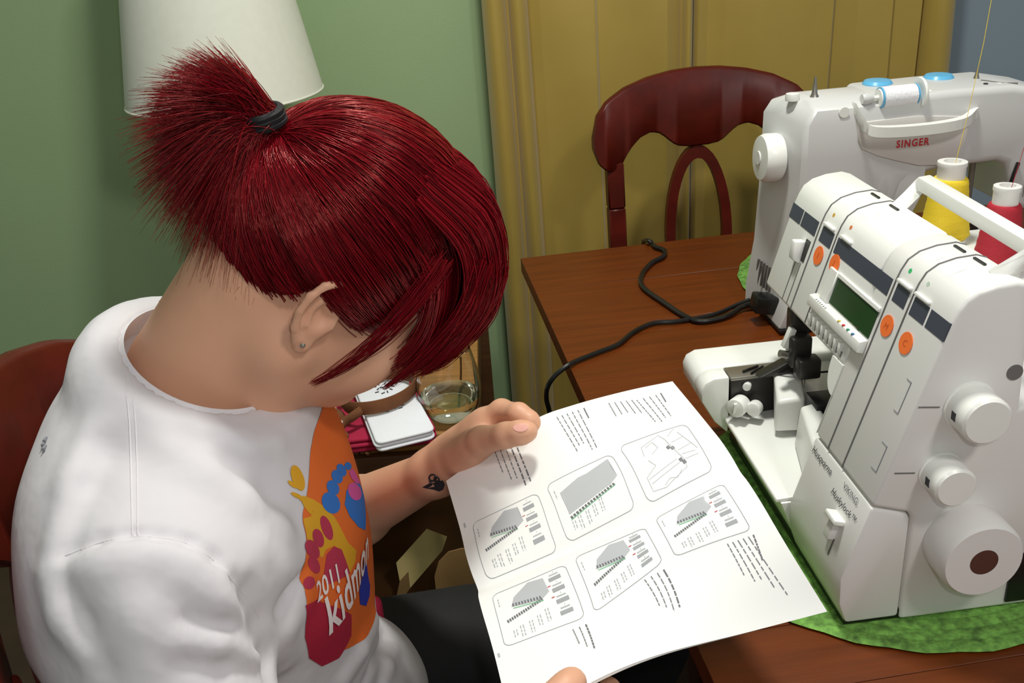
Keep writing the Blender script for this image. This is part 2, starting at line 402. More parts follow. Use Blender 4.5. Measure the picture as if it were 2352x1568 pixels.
def slab(name, label, cat, pix, z0, h, m, group=None, round_=.012, parts=None):
    P = [PZ(x, y, z0+h) for x, y in pix]; c = np.mean(P, 0)
    r = thing(name, label, cat, (c[0], c[1], z0), 0, group)
    Q = [np.array([p[0]-c[0], p[1]-c[1]]) for p in P]; poly = []
    n = len(Q)
    for i in range(n):
        a, b, d = Q[i-1], Q[i], Q[(i+1) % n]; e1 = (a-b)/np.linalg.norm(a-b); e2 = (d-b)/np.linalg.norm(d-b)
        for t in np.linspace(0, 1, 5):
            p = b+e1*round_*(1-t)**2+e2*round_*t**2; poly.append((p[0], p[1]))
    k = 3
    for i in range(k):
        zz0, zz1 = h*i/k, h*(i+1)/k-.0006; sft = (random.uniform(-.003, .003), random.uniform(-.003, .003)) if i < k-1 else (0, 0)
        MB().prism(poly, zz0, zz1, lambda a, b, q: (a+sft[0], b+sft[1], q)).build('folded_layer', m, r, bevel=min(.004, h/k*.45), seg=3, angle=60)
    return r
crim = slab('folded_cloth', 'crimson folded cloth lying under the white folded shirt', 'cloth', [(690, 905), (925, 838), (1004, 985), (785, 1012)], ST+.0005, .022, crimson_c)
wt = slab('folded_shirt', 'white folded shirt with tiny dark print on the side table', 'shirt', [(812, 884), (925, 850), (1000, 984), (864, 1017)], ST+.023, .016, wtee_m)
for px, py in ((860, 888), (868, 893), (876, 889), (884, 892), (892, 888), (898, 893), (866, 900), (880, 902), (890, 899), (902, 886), (870, 882), (884, 880), (888, 944), (894, 940), (906, 936), (913, 932), (920, 936), (924, 930)):
    p = PZ(px, py, ST+.0394); q = random.uniform(0, 3)
    MB().box((p[0], p[1], ST+.0394), (.006, .0016, .0005), Matrix.Rotation(q, 3, 'Z')).build('printed_mark', ink_m, wt, world=True)
# brown felt headband with a little stuffed face
hb = thing('felt_headband', 'brown felt headband loop with a small stuffed toy face at its end', 'headband', tuple(PZ(865, 905, ST+.04)))
loop = [PZ(x, y, ST+.052) for x, y in ((777, 905), (800, 881), (845, 866), (895, 857), (938, 862), (955, 880), (936, 905), (892, 927), (836, 938), (795, 932))]
loop = spline(loop+[loop[0]], 60)[:-1]
MB().tube(loop, .01, 10, True, flat=(.0035, .0105)).build('band', brown_f, hb, world=True, angle=60)
MB().tube(spline([PZ(836, 938, ST+.05), PZ(812, 955, ST+.047), PZ(788, 972, ST+.042), PZ(780, 990, ST+.04)], 16), .007, 8, flat=(.004, .008)).build('strap', brown_f, hb, world=True)
MB().tube(spline([PZ(780, 990, ST+.034), PZ(795, 1000, ST+.032), PZ(786, 1008, ST+.030)], 10), .004, 8).build('strap_end', brown_f, hb, world=True)
def blob(name, px, py, z, rx, ry, rz, m, par):
    p = PZ(px, py, z); n1, n2 = 16, 10; V = []; Fc = []
    for j in range(n2+1):
        ph = math.pi*j/n2
        for i in range(n1): V.append((p[0]+rx*math.sin(ph)*math.cos(2*math.pi*i/n1), p[1]+ry*math.sin(ph)*math.sin(2*math.pi*i/n1), z+rz*math.cos(ph)))
    for j in range(n2):
        for i in range(n1): Fc.append((j*n1+i, j*n1+(i+1) % n1, (j+1)*n1+(i+1) % n1, (j+1)*n1+i))
    b = MB(); b._add(V, Fc); return b.build(name, m, par, world=True, angle=80)
blob('toy_head', 764, 962, ST+.035, .018, .022, .012, brown_f, hb)
blob('toy_ear', 757, 943, ST+.042, .010, .014, .008, cream_f, hb)
blob('toy_eye', 771, 968, ST+.049, .006, .0065, .004, black_m, hb)
MB().tube([PZ(771, 970, ST+.047)+np.array([.008*math.cos(t), .0085*math.sin(t), 0]) for t in np.linspace(3.4, 6.6, 14)], .0018, 6).build('eye_rim', white_th, hb, world=True)
MB().tube([PZ(738, 934, ST+.04)+np.array([.017*math.cos(t), .012*math.sin(t), 0]) for t in np.linspace(0, 2*math.pi, 30)[:-1]], .002, 6, True).build('white_ring', white_th, hb, world=True)

# paper pattern piece and tan sheet in front of the side table
def sheet(name, label, cat, pts, m, th=.0012):
    P = np.array([PY(*p) for p in pts]); c = P.mean(0); r = thing(name, label, cat, tuple(c))
    nrm = np.cross(P[1]-P[0], P[2]-P[0]); nrm /= np.linalg.norm(nrm)
    n = len(P); V = list(P-c)+list(P-c+nrm*th)
    b = MB(); b._add(V, [tuple(range(n)), tuple(range(2*n-1, n-1, -1))]+[(i, (i+1) % n, n+(i+1) % n, n+i) for i in range(n)])
    return r, b
ey = lambda x, y: (x, y, 1.3665+(1398-y)/184*.05)
r_, b_ = sheet('paper_envelope', 'buff folded paper envelope on the side table shelf below the forearm', 'envelope', [ey(*p) for p in ((910, 1292), (980, 1214), (1001, 1222), (1027, 1232), (1016, 1264), (942, 1350), (938, 1312), (918, 1334))], kraft_m)
b_.build('front_sheet', kraft_m, r_)
r2_, b2_ = sheet('x', 'x', 'x', [ey(918, 1334), ey(938, 1312), ey(942, 1350), ey(918, 1384), ey(905, 1398)], kraft2_m)
bb = b2_.build('side_flap', kraft2_m, r_); off = Vector(r2_.location)-Vector(r_.location); bb.data.transform(Matrix.Translation(off)); bpy.data.objects.remove(r2_)
tp_ = [PY(x, y, 1.165) for x, y in ((998, 1322), (1008, 1288), (1030, 1266), (1060, 1258), (1110, 1262), (1130, 1275))]
bt_ = [np.array([tp_[-1][0], 1.10, .0]), np.array([tp_[0][0], 1.10, .0])]
P_ = [p-np.array([0, 0, 0]) for p in tp_]+bt_; c_ = (bt_[0]+bt_[1])/2
r_ = thing('cardboard_sheet', 'tan curved-top cardboard sheet leaning beside the buff envelope', 'cardboard', tuple(c_))
n_ = len(P_); b_ = MB(); b_._add([p-c_ for p in P_]+[p-c_+np.array([0, -.0015, 0]) for p in P_], [tuple(range(n_)), tuple(range(2*n_-1, n_-1, -1))]+[(i, (i+1) % n_, n_+(i+1) % n_, n_+i) for i in range(n_)])
b_.build('sheet', kraft2_m, r_)

# ================================================================== round straw placemats
def placemat(label, c, r):
    t = thing('placemat', label, 'placemat', (c[0], c[1], .7502), 0, 'green woven placemats')
    k = 0
    nring = 16
    for i in range(nring):
        r1 = r*(i+1)/nring; m_ = MB()
        n = 96; pts = [((r1-.006)*math.cos(2*math.pi*j/n)*(1+.006*math.sin(24*2*math.pi*j/n)*(i == nring-1)), (r1-.006)*math.sin(2*math.pi*j/n)*(1+.006*math.sin(24*2*math.pi*j/n)*(i == nring-1)), .0022) for j in range(n)]
        m_.tube(pts, .006, 6, True, flat=(r/nring*.62, .0022)); m_.build('straw_ring', mat_green, t, angle=60)
    return t
mc = PZ(2050, 1500, .7524)
placemat('green woven round placemat under the nearer serger machine', (.362, .818), .205)
placemat('green woven round placemat peeking out behind the farther sewing machine', (.565, 1.43), .195)
# ================================================================== serger (overlock machine)
SA = math.radians(4.5); SP = (.266, .648, .755)
sg = thing('serger_machine', 'white overlock serger with orange dot stickers and side dials in the foreground', 'sewing machine', SP, SA)
A0 = np.array([-.008, .052]); D0 = np.array([.0675, .223]); D0 /= np.linalg.norm(D0)
def fp(s, v, off=0): return (A0[0]+D0[0]*s-D0[1]*off, v, A0[1]+D0[1]*s+D0[0]*off)
def fslab(m, s0, s1, v0, v1, o0=-.002, o1=.0006):
    return m.hexa([fp(s0, v0, o0), fp(s0, v1, o0), fp(s1, v1, o0), fp(s1, v0, o0), fp(s0, v0, o1), fp(s0, v1, o1), fp(s1, v1, o1), fp(s1, v0, o1)])
Yp = lambda a, b, h: (a, h, b)
def fz(s): return (A0[0]+D0[0]*s, A0[1]+D0[1]*s)
f07, f071 = fz(.0715), fz(.0725)
top_prof = [fz(.215), fz(.236), (.064, .287), (.069, .2955), (.078, .3015), (.092, .305), (.108, .306), (.117, .303), (.121, .296), (.123, .26)]
# right column (knob side), above the lower door
MB().prism([f071, *top_prof, (.126, .198), (.225, .195), (.23, .0), (.0475, 0), (.0475, .1065), (.044, .1115)], 0, .117, Yp).build('right_housing', white_p2, sg, bevel=.004, seg=3, bang=50)
# head over the needle area
h0 = fz(.143)
MB().prism([h0, *top_prof, (.124, .18), (.09, .178)], .1172, .318, Yp).build('head_housing', white_pl, sg, bevel=.004, seg=3, bang=50)
# rear body behind the opening
MB().prism([(.118, .0), (.112, .10), (.10, .178), (.122, .195), (.225, .195), (.23, 0)], .1172, .335, Yp).build('rear_housing', white_pl, sg, bevel=.004)
# inner curve of the opening (rounded corner bracket)
m = MB(); 
pts = [fz(.0725), fz(.143)]
n = 9; poly = [(.0745, .1172), (.1435, .1172), (.1435, .139)]
for i in range(n+1):
    a = math.pi/2*i/n; poly.append((.1435-.03*math.sin(a)*1.0-.0, .1172+.022*math.cos(a)))
V = [fp(s, v, 0) for s, v in poly]+[tuple(np.array(fp(s, v, 0))+np.array([.05, 0, 0])) for s, v in poly]
k = len(poly); m._add(V, [tuple(range(k)), tuple(range(2*k-1, k-1, -1))]+[(i, (i+1) % k, k+(i+1) % k, k+i) for i in range(k)])
m.build('corner_fillet', white_pl, sg)
# lower front door
dr = MB().prism([(.0, .004), (-.007, .025), (-.008, .052), f07, (.044, .1105), (.0468, .1055), (.0468, .004)], .0004, .1165, Yp).build('front_door', white_p2, sg, bevel=.003, seg=2, bang=50)
MB().box((.11, .16, .006), (.222, .316, .011)).build('base_plate', black_m, sg, bevel=.002)
MB().box((.183, -.0008, .031), (.084, .003, .05)).build('side_vent', black_m, sg, bevel=.001)
# door lever
m = MB(); fslab(m, .036, .041, .024, .044, -.001, .010); lv = m.build('door_lever', white_pl, sg, bevel=.0015)
m = MB(); fslab(m, .018, .037, .030, .040, -.002, .006); m.build('lever_stem', white_p2, lv, bevel=.0015)
m = MB(); fslab(m, .004, .02, .0285, .0305, -.001, .0004); m.build('lever_slot', grey_line, lv)
# loopers: bed, needle plate, tray
def bedprof():
    return [(-.045, .075), (-.046, .088), (-.042, .097), (-.032, .102), (.118, .102), (.118, .05), (-.012, .03), (-.03, .048)]
MB().prism(bedprof(), .3055, .358, Yp).build('cloth_bed', white_pl, sg, bevel=.005, seg=3, bang=40)
MB().prism([(-.045, .075), (-.046, .088), (-.042, .097), (-.032, .102), (-.0145, .102), (-.0145, .032), (-.03, .048)], .2795, .3053, Yp).build('bed_nose', white_pl, sg, bevel=.003, seg=2, bang=40)
MB().prism([(.062, .096), (.118, .096), (.118, .06), (.05, .06)], .1172, .305, Yp).build('bed_floor', white_p2, sg, bevel=.002)
MB().prism([(-.0138, .1012), (.061, .1012), (.061, .0975), (-.0138, .0975)], .2785, .305, Yp).build('needle_plate', steel_m, sg, bevel=.0008)
MB().prism([(-.0135, .0972), (.055, .0972), (.055, .05), (-.010, .05)], .2805, .304, Yp).build('looper_housing', dark_metal, sg, bevel=.001)
MB().prism([(-.016, .05), (.05, .05), (.05, .012), (-.001, .012)], .1175, .2835, Yp).build('lower_shell', white_p2, sg, bevel=.002)
MB().prism([(-.02, .0495), (-.019, .0535), (.047, .056), (.047, .052)], .12, .283, Yp).build('chip_tray', white_pl, sg, bevel=.0012)
m = MB(); m.hexa([(.012, .13, .056), (.05, .13, .056), (.05, .205, .056), (.03, .205, .056), (.02, .13, .093), (.05, .13, .098), (.05, .205, .104), (.034, .205, .101)]); m.build('looper_guard', white_pl, sg, bevel=.003)
m = MB(); m.hexa([(.016, .226, .060), (.046, .222, .060), (.060, .282, .092), (.036, .284, .092), (.018, .226, .096), (.046, .222, .100), (.061, .282, .110), (.033, .284, .108)]); m.build('knife_cover', white_pl, sg, bevel=.004, seg=3)
# loosened dial beneath the plate
kd = MB().cyl((-.002, .274, .072), (-.014, .262, .073), .0105, n=28).build('looper_dial', white_pl, sg, bevel=.0015)
MB().box((-.0145, .2615, .0732), (.004, .003, .016), Matrix.Rotation(.3, 3, 'X')).build('dial_grip', white_p2, kd, bevel=.001)
MB().cyl((.012, .268, .070), (.004, .258, .071), .008, n=18).build('tension_post', white_pl, sg, bevel=.002)
MB().cyl((.006, .281, .090), (.002, .274, .0905), .0045, n=14).build('set_screw', white_pl, sg, bevel=.001)
m = MB()
for q in range(5): m.box((.012+q*.006, .292-q*.004, .1030), (.022, .0016, .003), Matrix.Rotation(.4+.2*q, 3, 'Z'))
m.build('feed_dog', dark_metal, sg, bevel=.0004, seg=1)
# presser foot, needle bar
MB().prism([(.012, .104), (.06, .104), (.066, .118), (.05, .122), (.03, .112)],   .266, .282, Yp).build('presser_foot', dark_metal, sg, bevel=.0015)
MB().cyl((.052, .272, .112), (.058, .262, .20), .004, n=12).build('presser_bar', steel_m, sg)
m = MB(); m.box((.046, .247, .143), (.022, .020, .034)); m.box((.05, .232, .130), (.024, .018, .022)); m.box((.05, .262, .168), (.02, .018, .03)); m.build('needle_clamp', dark_metal, sg, bevel=.003)
MB().cyl((.035, .247, .138), (.026, .247, .141), .004, n=12).build('clamp_screw', steel_m, sg)
MB().box((.036, .250, .156), (.007, .008, .022), Matrix.Rotation(.35, 3, 'Y')).build('threader_tab', white_pl, sg, bevel=.001)
for q in range(2): MB().cyl((.05+.004*q, .238+.008*q, .14), (.05+.004*q, .238+.008*q, .104), .0009, n=6).build('needle', steel_m, sg)
MB().tube(spline([(.075, .235, .12), (.06, .25, .113), (.02, .275, .105)], 8), .0011, 6).build('foot_lever', black_m, sg)
MB().box((.07, .205, .102), (.05, .03, .012)).build('knife_block', black_m, sg, bevel=.001)
MB().tube([(.10, .19, .13), (.096, .125, .135)], .0008, 5).build('thread_wire', grey_line, sg)
# navy band of blocks
for v0, v1 in ((.288, .3165), (.2495, .2855), (.2125, .2385), (.094, .2035), (.0645, .085), (.0325, .0555), (.0015, .0295)):
    m = MB(); fslab(m, .2205, .2355, v0, v1, -.002, .0004); m.build('stripe_block', navy_m, sg)
# groove lines over front and top
for v, s_lo in ((.2445, .146), (.2075, .146), (.0895, .0745), (.059, .0745)):
    pth = [fp(s_lo, v, .0001), fp(.215, v, .0001), fp(.236, v, .0001)]+[(x, v, z+.0001) for x, z in top_prof[2:8]]
    m = MB()
    for a, b in zip(pth[:-1], pth[1:]):
        m.tube([a, b], .0009, 6)
    m.build('thread_groove', grey_line, sg)
m = MB(); fslab(m, .146, .196, .268, .2695, -.001, .0003); m.build('lever_slot', grey_line, sg)
m = MB(); fslab(m, .146, .19, .256, .2575, -.001, .0003); m.build('lever_slot', grey_line, sg)
m = MB(); fslab(m, .192, .214, .252, .262, -.001, .0006); m.build('slider_well', black_m, sg)
m = MB(); m.hexa([fp(.188, .258, 0), fp(.188, .274, 0), fp(.211, .272, 0), fp(.211, .261, 0), fp(.190, .26, .008), fp(.190, .272, .008), fp(.209, .271, .012), fp(.209, .262, .012)]); m.build('width_slider', white_pl, sg, bevel=.002)
# tension dials between grooves with coloured dots
for v, dm in ((.2262, mat('ochre_dot', srgb(200, 160, 70))), (.188, mat('orange_dot', srgb(220, 130, 80))), (.0745, mat('green_dot', srgb(60, 180, 110))), (.045, mat('pale_dot', srgb(190, 205, 190)))):
    d = MB().lathe([(.020, -.0095), (.0235, -.008), (.0235, .008), (.020, .0095)], (.089, v, .281), (0, 1, 0), 36).build('tension_dial', white_pl, sg)
    m = MB(); m.cyl((.0665, v+.004, .2895), (.0655, v+.004, .2900), .0022, n=10); m.build('dial_mark', dm, d)
    m = MB(); fslab(m, .2372, .2398, v-.011, v+.011, -.003, .003); m.build('dial_ledge', white_pl, d, bevel=.0006, seg=1)
    MB().box((.103, v, .3066), (.0022, .016, .0012)).build('dial_slot', black_m, d)
# orange stickers
for s, v, nm in ((.2085, .2275, '1'), (.2125, .193, '2'), (.2005, .0765, 'M'), (.200, .0432, '4')):
    m = MB(); k = 28; pl = [(s+.0092*math.cos(2*math.pi*i/k), v+.0092*math.sin(2*math.pi*i/k)) for i in range(k)]
    V = [fp(a, b, .0004) for a, b in pl]+[fp(a, b, .0009) for a, b in pl]
    m._add(V, [tuple(range(k)), tuple(range(2*k-1, k-1, -1))]+[(i, (i+1) % k, k+(i+1) % k, k+i) for i in range(k)])
    sk = m.build('dot_sticker', orange_m, sg)
    Vt, Ft = text_geo('1' if nm == '1' else ('L' if nm == '2' else 'M' if nm == 'M' else 'C'), .008, .2)
    cx = sum(p[0] for p in Vt)/len(Vt); cy = sum(p[1] for p in Vt)/len(Vt)
    m = MB(); m._add([fp(s+p[1]-cy, v-(p[0]-cx), .0011) for p in Vt], Ft); m.build('sticker_mark', mat('faint_orange_ink', srgb(206, 92, 36), .7), sk)
# display, ledge, colour dots, buttons
m = MB(); fslab(m, .180, .2075, .0955, .178, -.004, -.0006 + .0014); m.build('display', lcd_m, sg)
m = MB(); fslab(m, .205, .2095, .094, .186, -.004, .0022); fslab(m, .178, .2095, .1775, .1945, -.004, .0030); m.build('display_bezel', white_pl, sg, bevel=.0008, seg=1)
m = MB(); m.hexa([fp(.166, .094, 0), fp(.166, .205, 0), fp(.179, .205, 0), fp(.179, .094, 0), fp(.166, .094, .007), fp(.166, .205, .007), fp(.176, .205, .0075), fp(.176, .094, .0075)])
lg = m.build('control_ledge', white_pl, sg, bevel=.001)
for i, (c_, ) in enumerate((((210, 190, 90),), ((200, 60, 60),), ((60, 150, 120),), ((60, 110, 150),))):
    m = MB(); m.cyl(fp(.1762, .1385-i*.0095, .0066), fp(.1772, .1385-i*.0095, .0068), .0016, n=8); m.build('colour_dot', mat('dot%d' % i, srgb(*c_)), lg)
for i in range(6): MB().box(fp(.1766, .190-i*.0042, .0066), (.0016, .0008, .0006)).build('printed_mark', grey_ink, lg)
for i in range(8):
    v = .199-i*.0098
    m = MB(); m.hexa([fp(.1485, v-.0026, 0), fp(.1485, v+.0026, 0), fp(.1605, v+.0026, 0), fp(.1605, v-.0026, 0), fp(.15, v-.002, .002), fp(.15, v+.002, .002), fp(.1595, v+.002, .004), fp(.1595, v-.002, .004)])
    b = m.build('push_button', white_pl, sg, bevel=.0006, seg=1)
    m = MB(); fslab(m, .1475, .153, v-.0052, v-.0030, -.001, .0004); m.build('button_slot', grey_line, b)
# lettering on the front door
def front_text(body, size, s, v_left, m, shear=0, sp=1, par=None):
    Vt, Ft = text_geo(body, size, shear, sp)
    b = MB(); b._add([fp(s+p[1], v_left-p[0], .0009) for p in Vt], Ft); return b.build('lettering', m, par or dr)
front_text('Husqvarna', .0098, .0585, .112, ink_m, .25)
front_text('VIKING', .0086, .0615, .0465, grey_ink)
front_text('Huskylock\u2122', .0092, .0475, .060, ink_m, .3)
m = MB()
for a, b in (((.150, .024), (.150, .017)), ((.150, .017), (.178, .017)), ((.178, .017), (.178, .024)), ((.098, .022), (.098, .013)), ((.098, .013), (.122, .013)), ((.122, .013), (.122, .022))):
    m.tube([fp(*a, .0002), fp(*b, .0002)], .0005, 4)
m.build('stitch_symbol', grey_ink, sg)
# side dials and handwheel on the right end
def side_dial(x, z, r, L, name):
    d = MB().lathe([(r*1.08, 0), (r*1.08, .002), (r, .0025), (r, L-.002), (r-.002, L), (.0, L)], (x, 0.0005, z), (0, -1, 0), 40, caps=False).build(name, white_pl, sg, angle=35)
    MB().box((x-r*.97, -L*.45, z), (.0012, .006, .007)).build('dial_mark', ink_m, d)
    MB().box((x-r-.013, -.0002, z+.003), (.017, .0012, .0008), Matrix.Rotation(.12, 3, 'Y')).build('pointer_line', grey_line, d)
    return d
side_dial(.083, .206, .0195, .028, 'stitch_dial')
side_dial(.067, .148, .0170, .026, 'feed_dial')
hw = MB().lathe([(.0335, 0), (.0345, .002), (.0345, .030), (.032, .034), (.0118, .034)], (.094, .0005, .080), (0, -1, 0), 48, caps=False).build('handwheel', white_p2, sg, angle=35)
MB().lathe([(.0119, .0338), (.0119, .026), (.002, .026)], (.094, .0005, .080), (0, -1, 0), 28).build('wheel_hub', mat('brown_hub', srgb(84, 54, 44), .5), hw)
MB().cyl((.116, .0004, .231), (.116, -.0008, .231), .0065, n=22).build('side_recess', grey_line, sg)
# carrying handle behind the top
MB().tube([(.108, .196, .300), (.137, .2035, .322), (.130, .016, .322), (.103, .024, .300)], .008, 4, flat=(.0095, .0095)).build('carry_handle', white_pl, sg, bevel=.002, bang=50)
# thread stand behind with spool pins
MB().prism([(.2255, .185), (.33, .185), (.33, .195), (.2255, .195)], .03, .40, Yp).build('spool_stand', white_pl, sg, bevel=.003)
for v in (.376, .270, .17, .08): MB().cyl((.262, v, .195), (.262, v, .275), .004, n=10).build('spool_pin', white_pl, sg)
for v in (.376, .270): MB().lathe([(.024, .1952), (.024, .1985), (.012, .1995)], (.262, v, 0), (0, 0, 1), 24).build('spool_rest', white_pl, sg)
MB().cyl((.315, .21, .2), (.315, .21, .88), .004, n=12).build('telescopic_pole', steel_m, sg)
MB().tube([(.315, .40, .87), (.315, .21, .88), (.315, .04, .87)], .0025, 8).build('thread_guide_bar', steel_m, sg)
# thread cones (rest on the pins: their own things)
SM = ROOTM[sg.name]
def cone(label, u, v, zb, r0, r1, h, m, guide_v):
    p = SM @ Vector((u, v, zb)); t = thing('thread_cone', label, 'thread cone', tuple(p), SA, 'thread cones on the serger stand')
    n = 14
    MB().lathe([(r0*.9, 0), (r0+.001, .004)]+[(r0+(r1-r0)*i/n+.0005*(i % 2), .006+(h-.012)*i/n) for i in range(n+1)]+[(r1*.9, h-.004)], (0, 0, 0), (0, 0, 1), 40).build('wound_thread', m, t, angle=70)
    MB().lathe([(r1*.80, h-.006), (r1*.80, h+.008), (r1*.86, h+.010), (r1*.84, h+.014), (r1*.5, h+.0145), (r1*.45, h+.006)], (0, 0, 0), (0, 0, 1), 32).build('core_tube', white_p2, t)
    a = Vector((0, 0, h*.8)); b = Vector((.315-u, guide_v-v, .87-zb))
    MB().tube([tuple(a+(b-a)*k/8+Vector((.006*math.sin(k*.8), 0, 0))) for k in range(9)], .00035, 4).build('thread_tail', m, t)
cone('yellow thread cone standing behind the serger handle', .262, .376, .2, .0262, .0185, .072, yellow_th, .385)
cone('dark red thread cone at the right behind the serger handle', .262, .270, .2, .0235, .0155, .074, red_th, .25)
# ================================================================== sewing machine seen from the back
MA = math.radians(5); MP = (.395, 1.244, .757)
sm = thing('sewing_machine', 'white domestic sewing machine with red lettering behind the serger', 'sewing machine', MP, MA)
# local: x along the arm, y away from camera, z up
DY = .155
# column with sloping side
colp = [(-.004, .0), (.0, .10), (-.006, .20), (-.010, .285), (-.004, .304), (.012, .3105)]
def body_ring(x0, x1, z, y0, y1, r): return None
m = MB(); NB = 10
rows = [(.0, -.024, 0.0, .118), (.03, -.024, 0, .118), (.10, -.016, 0, .117), (.18, -.013, 0, .116), (.24, -.012, -.002, .115), (.285, -.012, -.001, .112), (.302, -.006, .004, .104), (.311, .012, .018, .090)]
V = []
for z, xb, yf, yb in rows:  # side face slopes: front corner x=0, back corner x=xb*1.6
    x1 = .135 if z < .17 else .17
    xf = 0.0 if z < .29 else .012
    c = [(xf-.0, yf+.006), (xf+.006, yf), (x1, yf), (x1, yb), (xb*1.2+.004, yb), (xb*1.2-.002, yb-.008)]
    V.append([(a, b, z) for a, b in c])
k = 6; vs = [p for r in V for p in r]; fs = [(j*k+i, j*k+(i+1) % k, (j+1)*k+(i+1) % k, (j+1)*k+i) for j in range(len(V)-1) for i in range(k)]
m._add(vs, fs+[tuple(range(k)), tuple(range((len(V)-1)*k, len(V)*k))]); m.build('column', sew_pl, sm, angle=35)
# arm: profile in (x,z), depth in y with rounded top
armp = [(.128, .0), (.1285, .150), (.134, .178), (.146, .196), (.164, .206), (.19, .2105), (.27, .2115), (.288, .205), (.293, .175), (.30, .15), (.375, .13), (.392, .15), (.40, .20), (.395, .25), (.37, .285), (.33, .303), (.27, .3115), (.2, .3125), (.1, .3120), (.128, .309)]
armp = [(.100, .12), (.131, .135), (.134, .172), (.1425, .193), (.158, .204), (.19, .2105), (.27, .2125), (.285, .207), (.2925, .185), (.298, .150), (.31, .142), (.375, .135), (.392, .15), (.40, .20), (.395, .25), (.37, .283), (.335, .301), (.28, .3125), (.2, .3135), (.1, .3125)]
n = len(armp); V = []
for y, ins in ((.016, .012), (.004, .004), (-.001, 0.0), (.112, 0), (.118, .006)):
    cx, cz = .24, .255
    for x, z in armp:
        zz = z-ins if z > .28 else z; V.append((x-(ins if x > .38 else 0), y, zz))
vs = V; fs = [(j*n+i, j*n+(i+1) % n, (j+1)*n+(i+1) % n, (j+1)*n+i) for j in range(2, 4) for i in range(n)]
# simple prism body with bevel
MB().prism(armp, -.001, .114, Yp).build('arm', sew_pl, sm, bevel=.010, seg=4, bang=50)
MB().prism([(-.02, .0), (.39, .0), (.39, .055), (.37, .07), (.14, .07), (.12, .06), (.0, .06)], .0, .14, Yp).build('bed', sew_pl, sm, bevel=.004)
MB().box((.18, .06, -.0012), (.40, .13, .004)).build('foot_pad', black_m, sm)
# recessed handle bay with lettering
bay = [(.070, .284), (.0725, .262), (.078, .249), (.10, .238), (.128, .2285), (.160, .219), (.20, .2165), (.208, .222), (.218, .236), (.2215, .25), (.2235, .278), (.15, .286)]
MB().prism(bay, -.0035, .004, Yp).build('handle_bay', mat('shaded_plastic', srgb(216, 212, 208), .4, .01), sm, bevel=.0012, bang=50)
Vt, Ft = text_geo('SINGER', .0135, 0, 1.2, .0004)
b = MB(); b._add([((.1245)+p[0]*.86, -.0042, .2465+p[1]) for p in Vt], Ft); b.build('lettering', red_ink, sm)
# carry handle: long shallow bow
pts = spline([(.066, -.003, .303), (.072, -.014, .288), (.082, -.027, .277), (.14, -.031, .274), (.2, -.026, .276), (.232, -.004, .283)], 30)
m = MB()
for a, b in zip(pts[:-1], pts[1:]):
    m.hexa([(a[0], a[1], a[2]-.007), (b[0], b[1], b[2]-.007), (b[0], b[1]+.012, b[2]-.007), (a[0], a[1]+.012, a[2]-.007), (a[0], a[1], a[2]+.006), (b[0], b[1], b[2]+.006), (b[0], b[1]+.012, b[2]+.006), (a[0], a[1]+.012, a[2]+.006)])
m.build('carry_handle', white_pl, sm, angle=50)
# spool on its pin, caps
MB().cyl((.088, .008, .3115), (.170, .008, .3125), .003, n=10).build('spool_pin', white_pl, sm)
sp = thing('thread_spool', 'white thread spool lying on top of the sewing machine', 'thread spool', tuple(ROOTM[sm.name] @ Vector((.1, .008, .311))), MA)
MB().lathe([(.012, .0), (.0135, .001), (.0135, .044), (.012, .045)], (.004, 0, 0), (1, 0, 0.01), 28).build('wound_thread', white_th, sp)
MB().lathe([(.0112, -.0032), (.0118, -.0017)], (.003, 0, 0), (1, 0, .01), 28).build('end_cap', white_pl, sp)
MB().lathe([(.0136, -.0016), (.0136, .0003)], (.003, 0, 0), (1, 0, .01), 28).build('end_ring', blue_pl, sp)
MB().lathe([(.0136, .0), (.0136, .0012)], (.049, 0, .0005), (1, 0, .01), 28).build('end_ring', blue_pl, sp)
MB().lathe([(.019, .0), (.020, .002), (.019, .004), (.008, .006)], (.154, .008, .313), (1, 0, .01), 28).build('spool_cap', white_pl, sm)
MB().lathe([(.006, 0), (.008, .004), (.006, .014)], (.078, .008, .3115), (1, 0, 0), 16).build('pin_base', sew_pl, sm)
for x, y in ((.135, .085), (.222, .085)):
    MB().lathe([(.019, 0), (.020, .003), (.017, .007), (.004, .008)], (x, y, .3105), (0, 0, 1), 28).build('blue_guide_disc', blue_pl, sm)
MB().lathe([(.009, 0), (.0095, .004), (.0085, .009), (.004, .010)], (.002, .05, .309), (0, 0, 1), 24).build('bobbin_stop', white_pl, sm)
MB().lathe([(.006, 0), (.004, .004), (.0022, .018), (.0014, .026)], (.032, .05, .311), (0, 0, 1), 14).build('bobbin_winder', steel_m, sm)
MB().lathe([(.005, 0), (.0035, .004), (.001, .014)], (.262, .06, .310), (0, 0, 1), 12).build('thread_guide', steel_m, sm)
MB().tube(spline([(.26, .045, .3125), (.275, .02, .312), (.295, .018, .31)], 10), .0015, 6).build('thread_hook', steel_m, sm)
MB().cyl((.252, .02, .313), (.252, .02, .3142), .003, n=12).build('screw', dark_metal, sm)
MB().cyl((.037, -.0012, .2395), (.037, .0012, .2395), .0048, n=20).build('access_hole', dark_metal, sm)
MB().cyl((.052, -.0008, .2985), (.052, .0022, .2985), .0068, n=20).build('round_cap', white_pl, sm)
MB().tube([(.316, -.0015, .30), (.314, -.002, .22), (.314, -.002, .16)], .0006, 4).build('cover_seam', grey_line, sm)
MB().box((.292, -.004, .182), (.0045, .004, .058), Matrix.Rotation(.24, 3, 'Y')).build('presser_lever', black_m, sm, bevel=.001)
MB().box((.281, -.003, .135), (.006, .008, .05)).build('needle_bar_cover', white_pl, sm, bevel=.001)
MB().cyl((.255, .03, .07), (.255, .03, .21), .004, n=12).build('needle_bar', steel_m, sm)
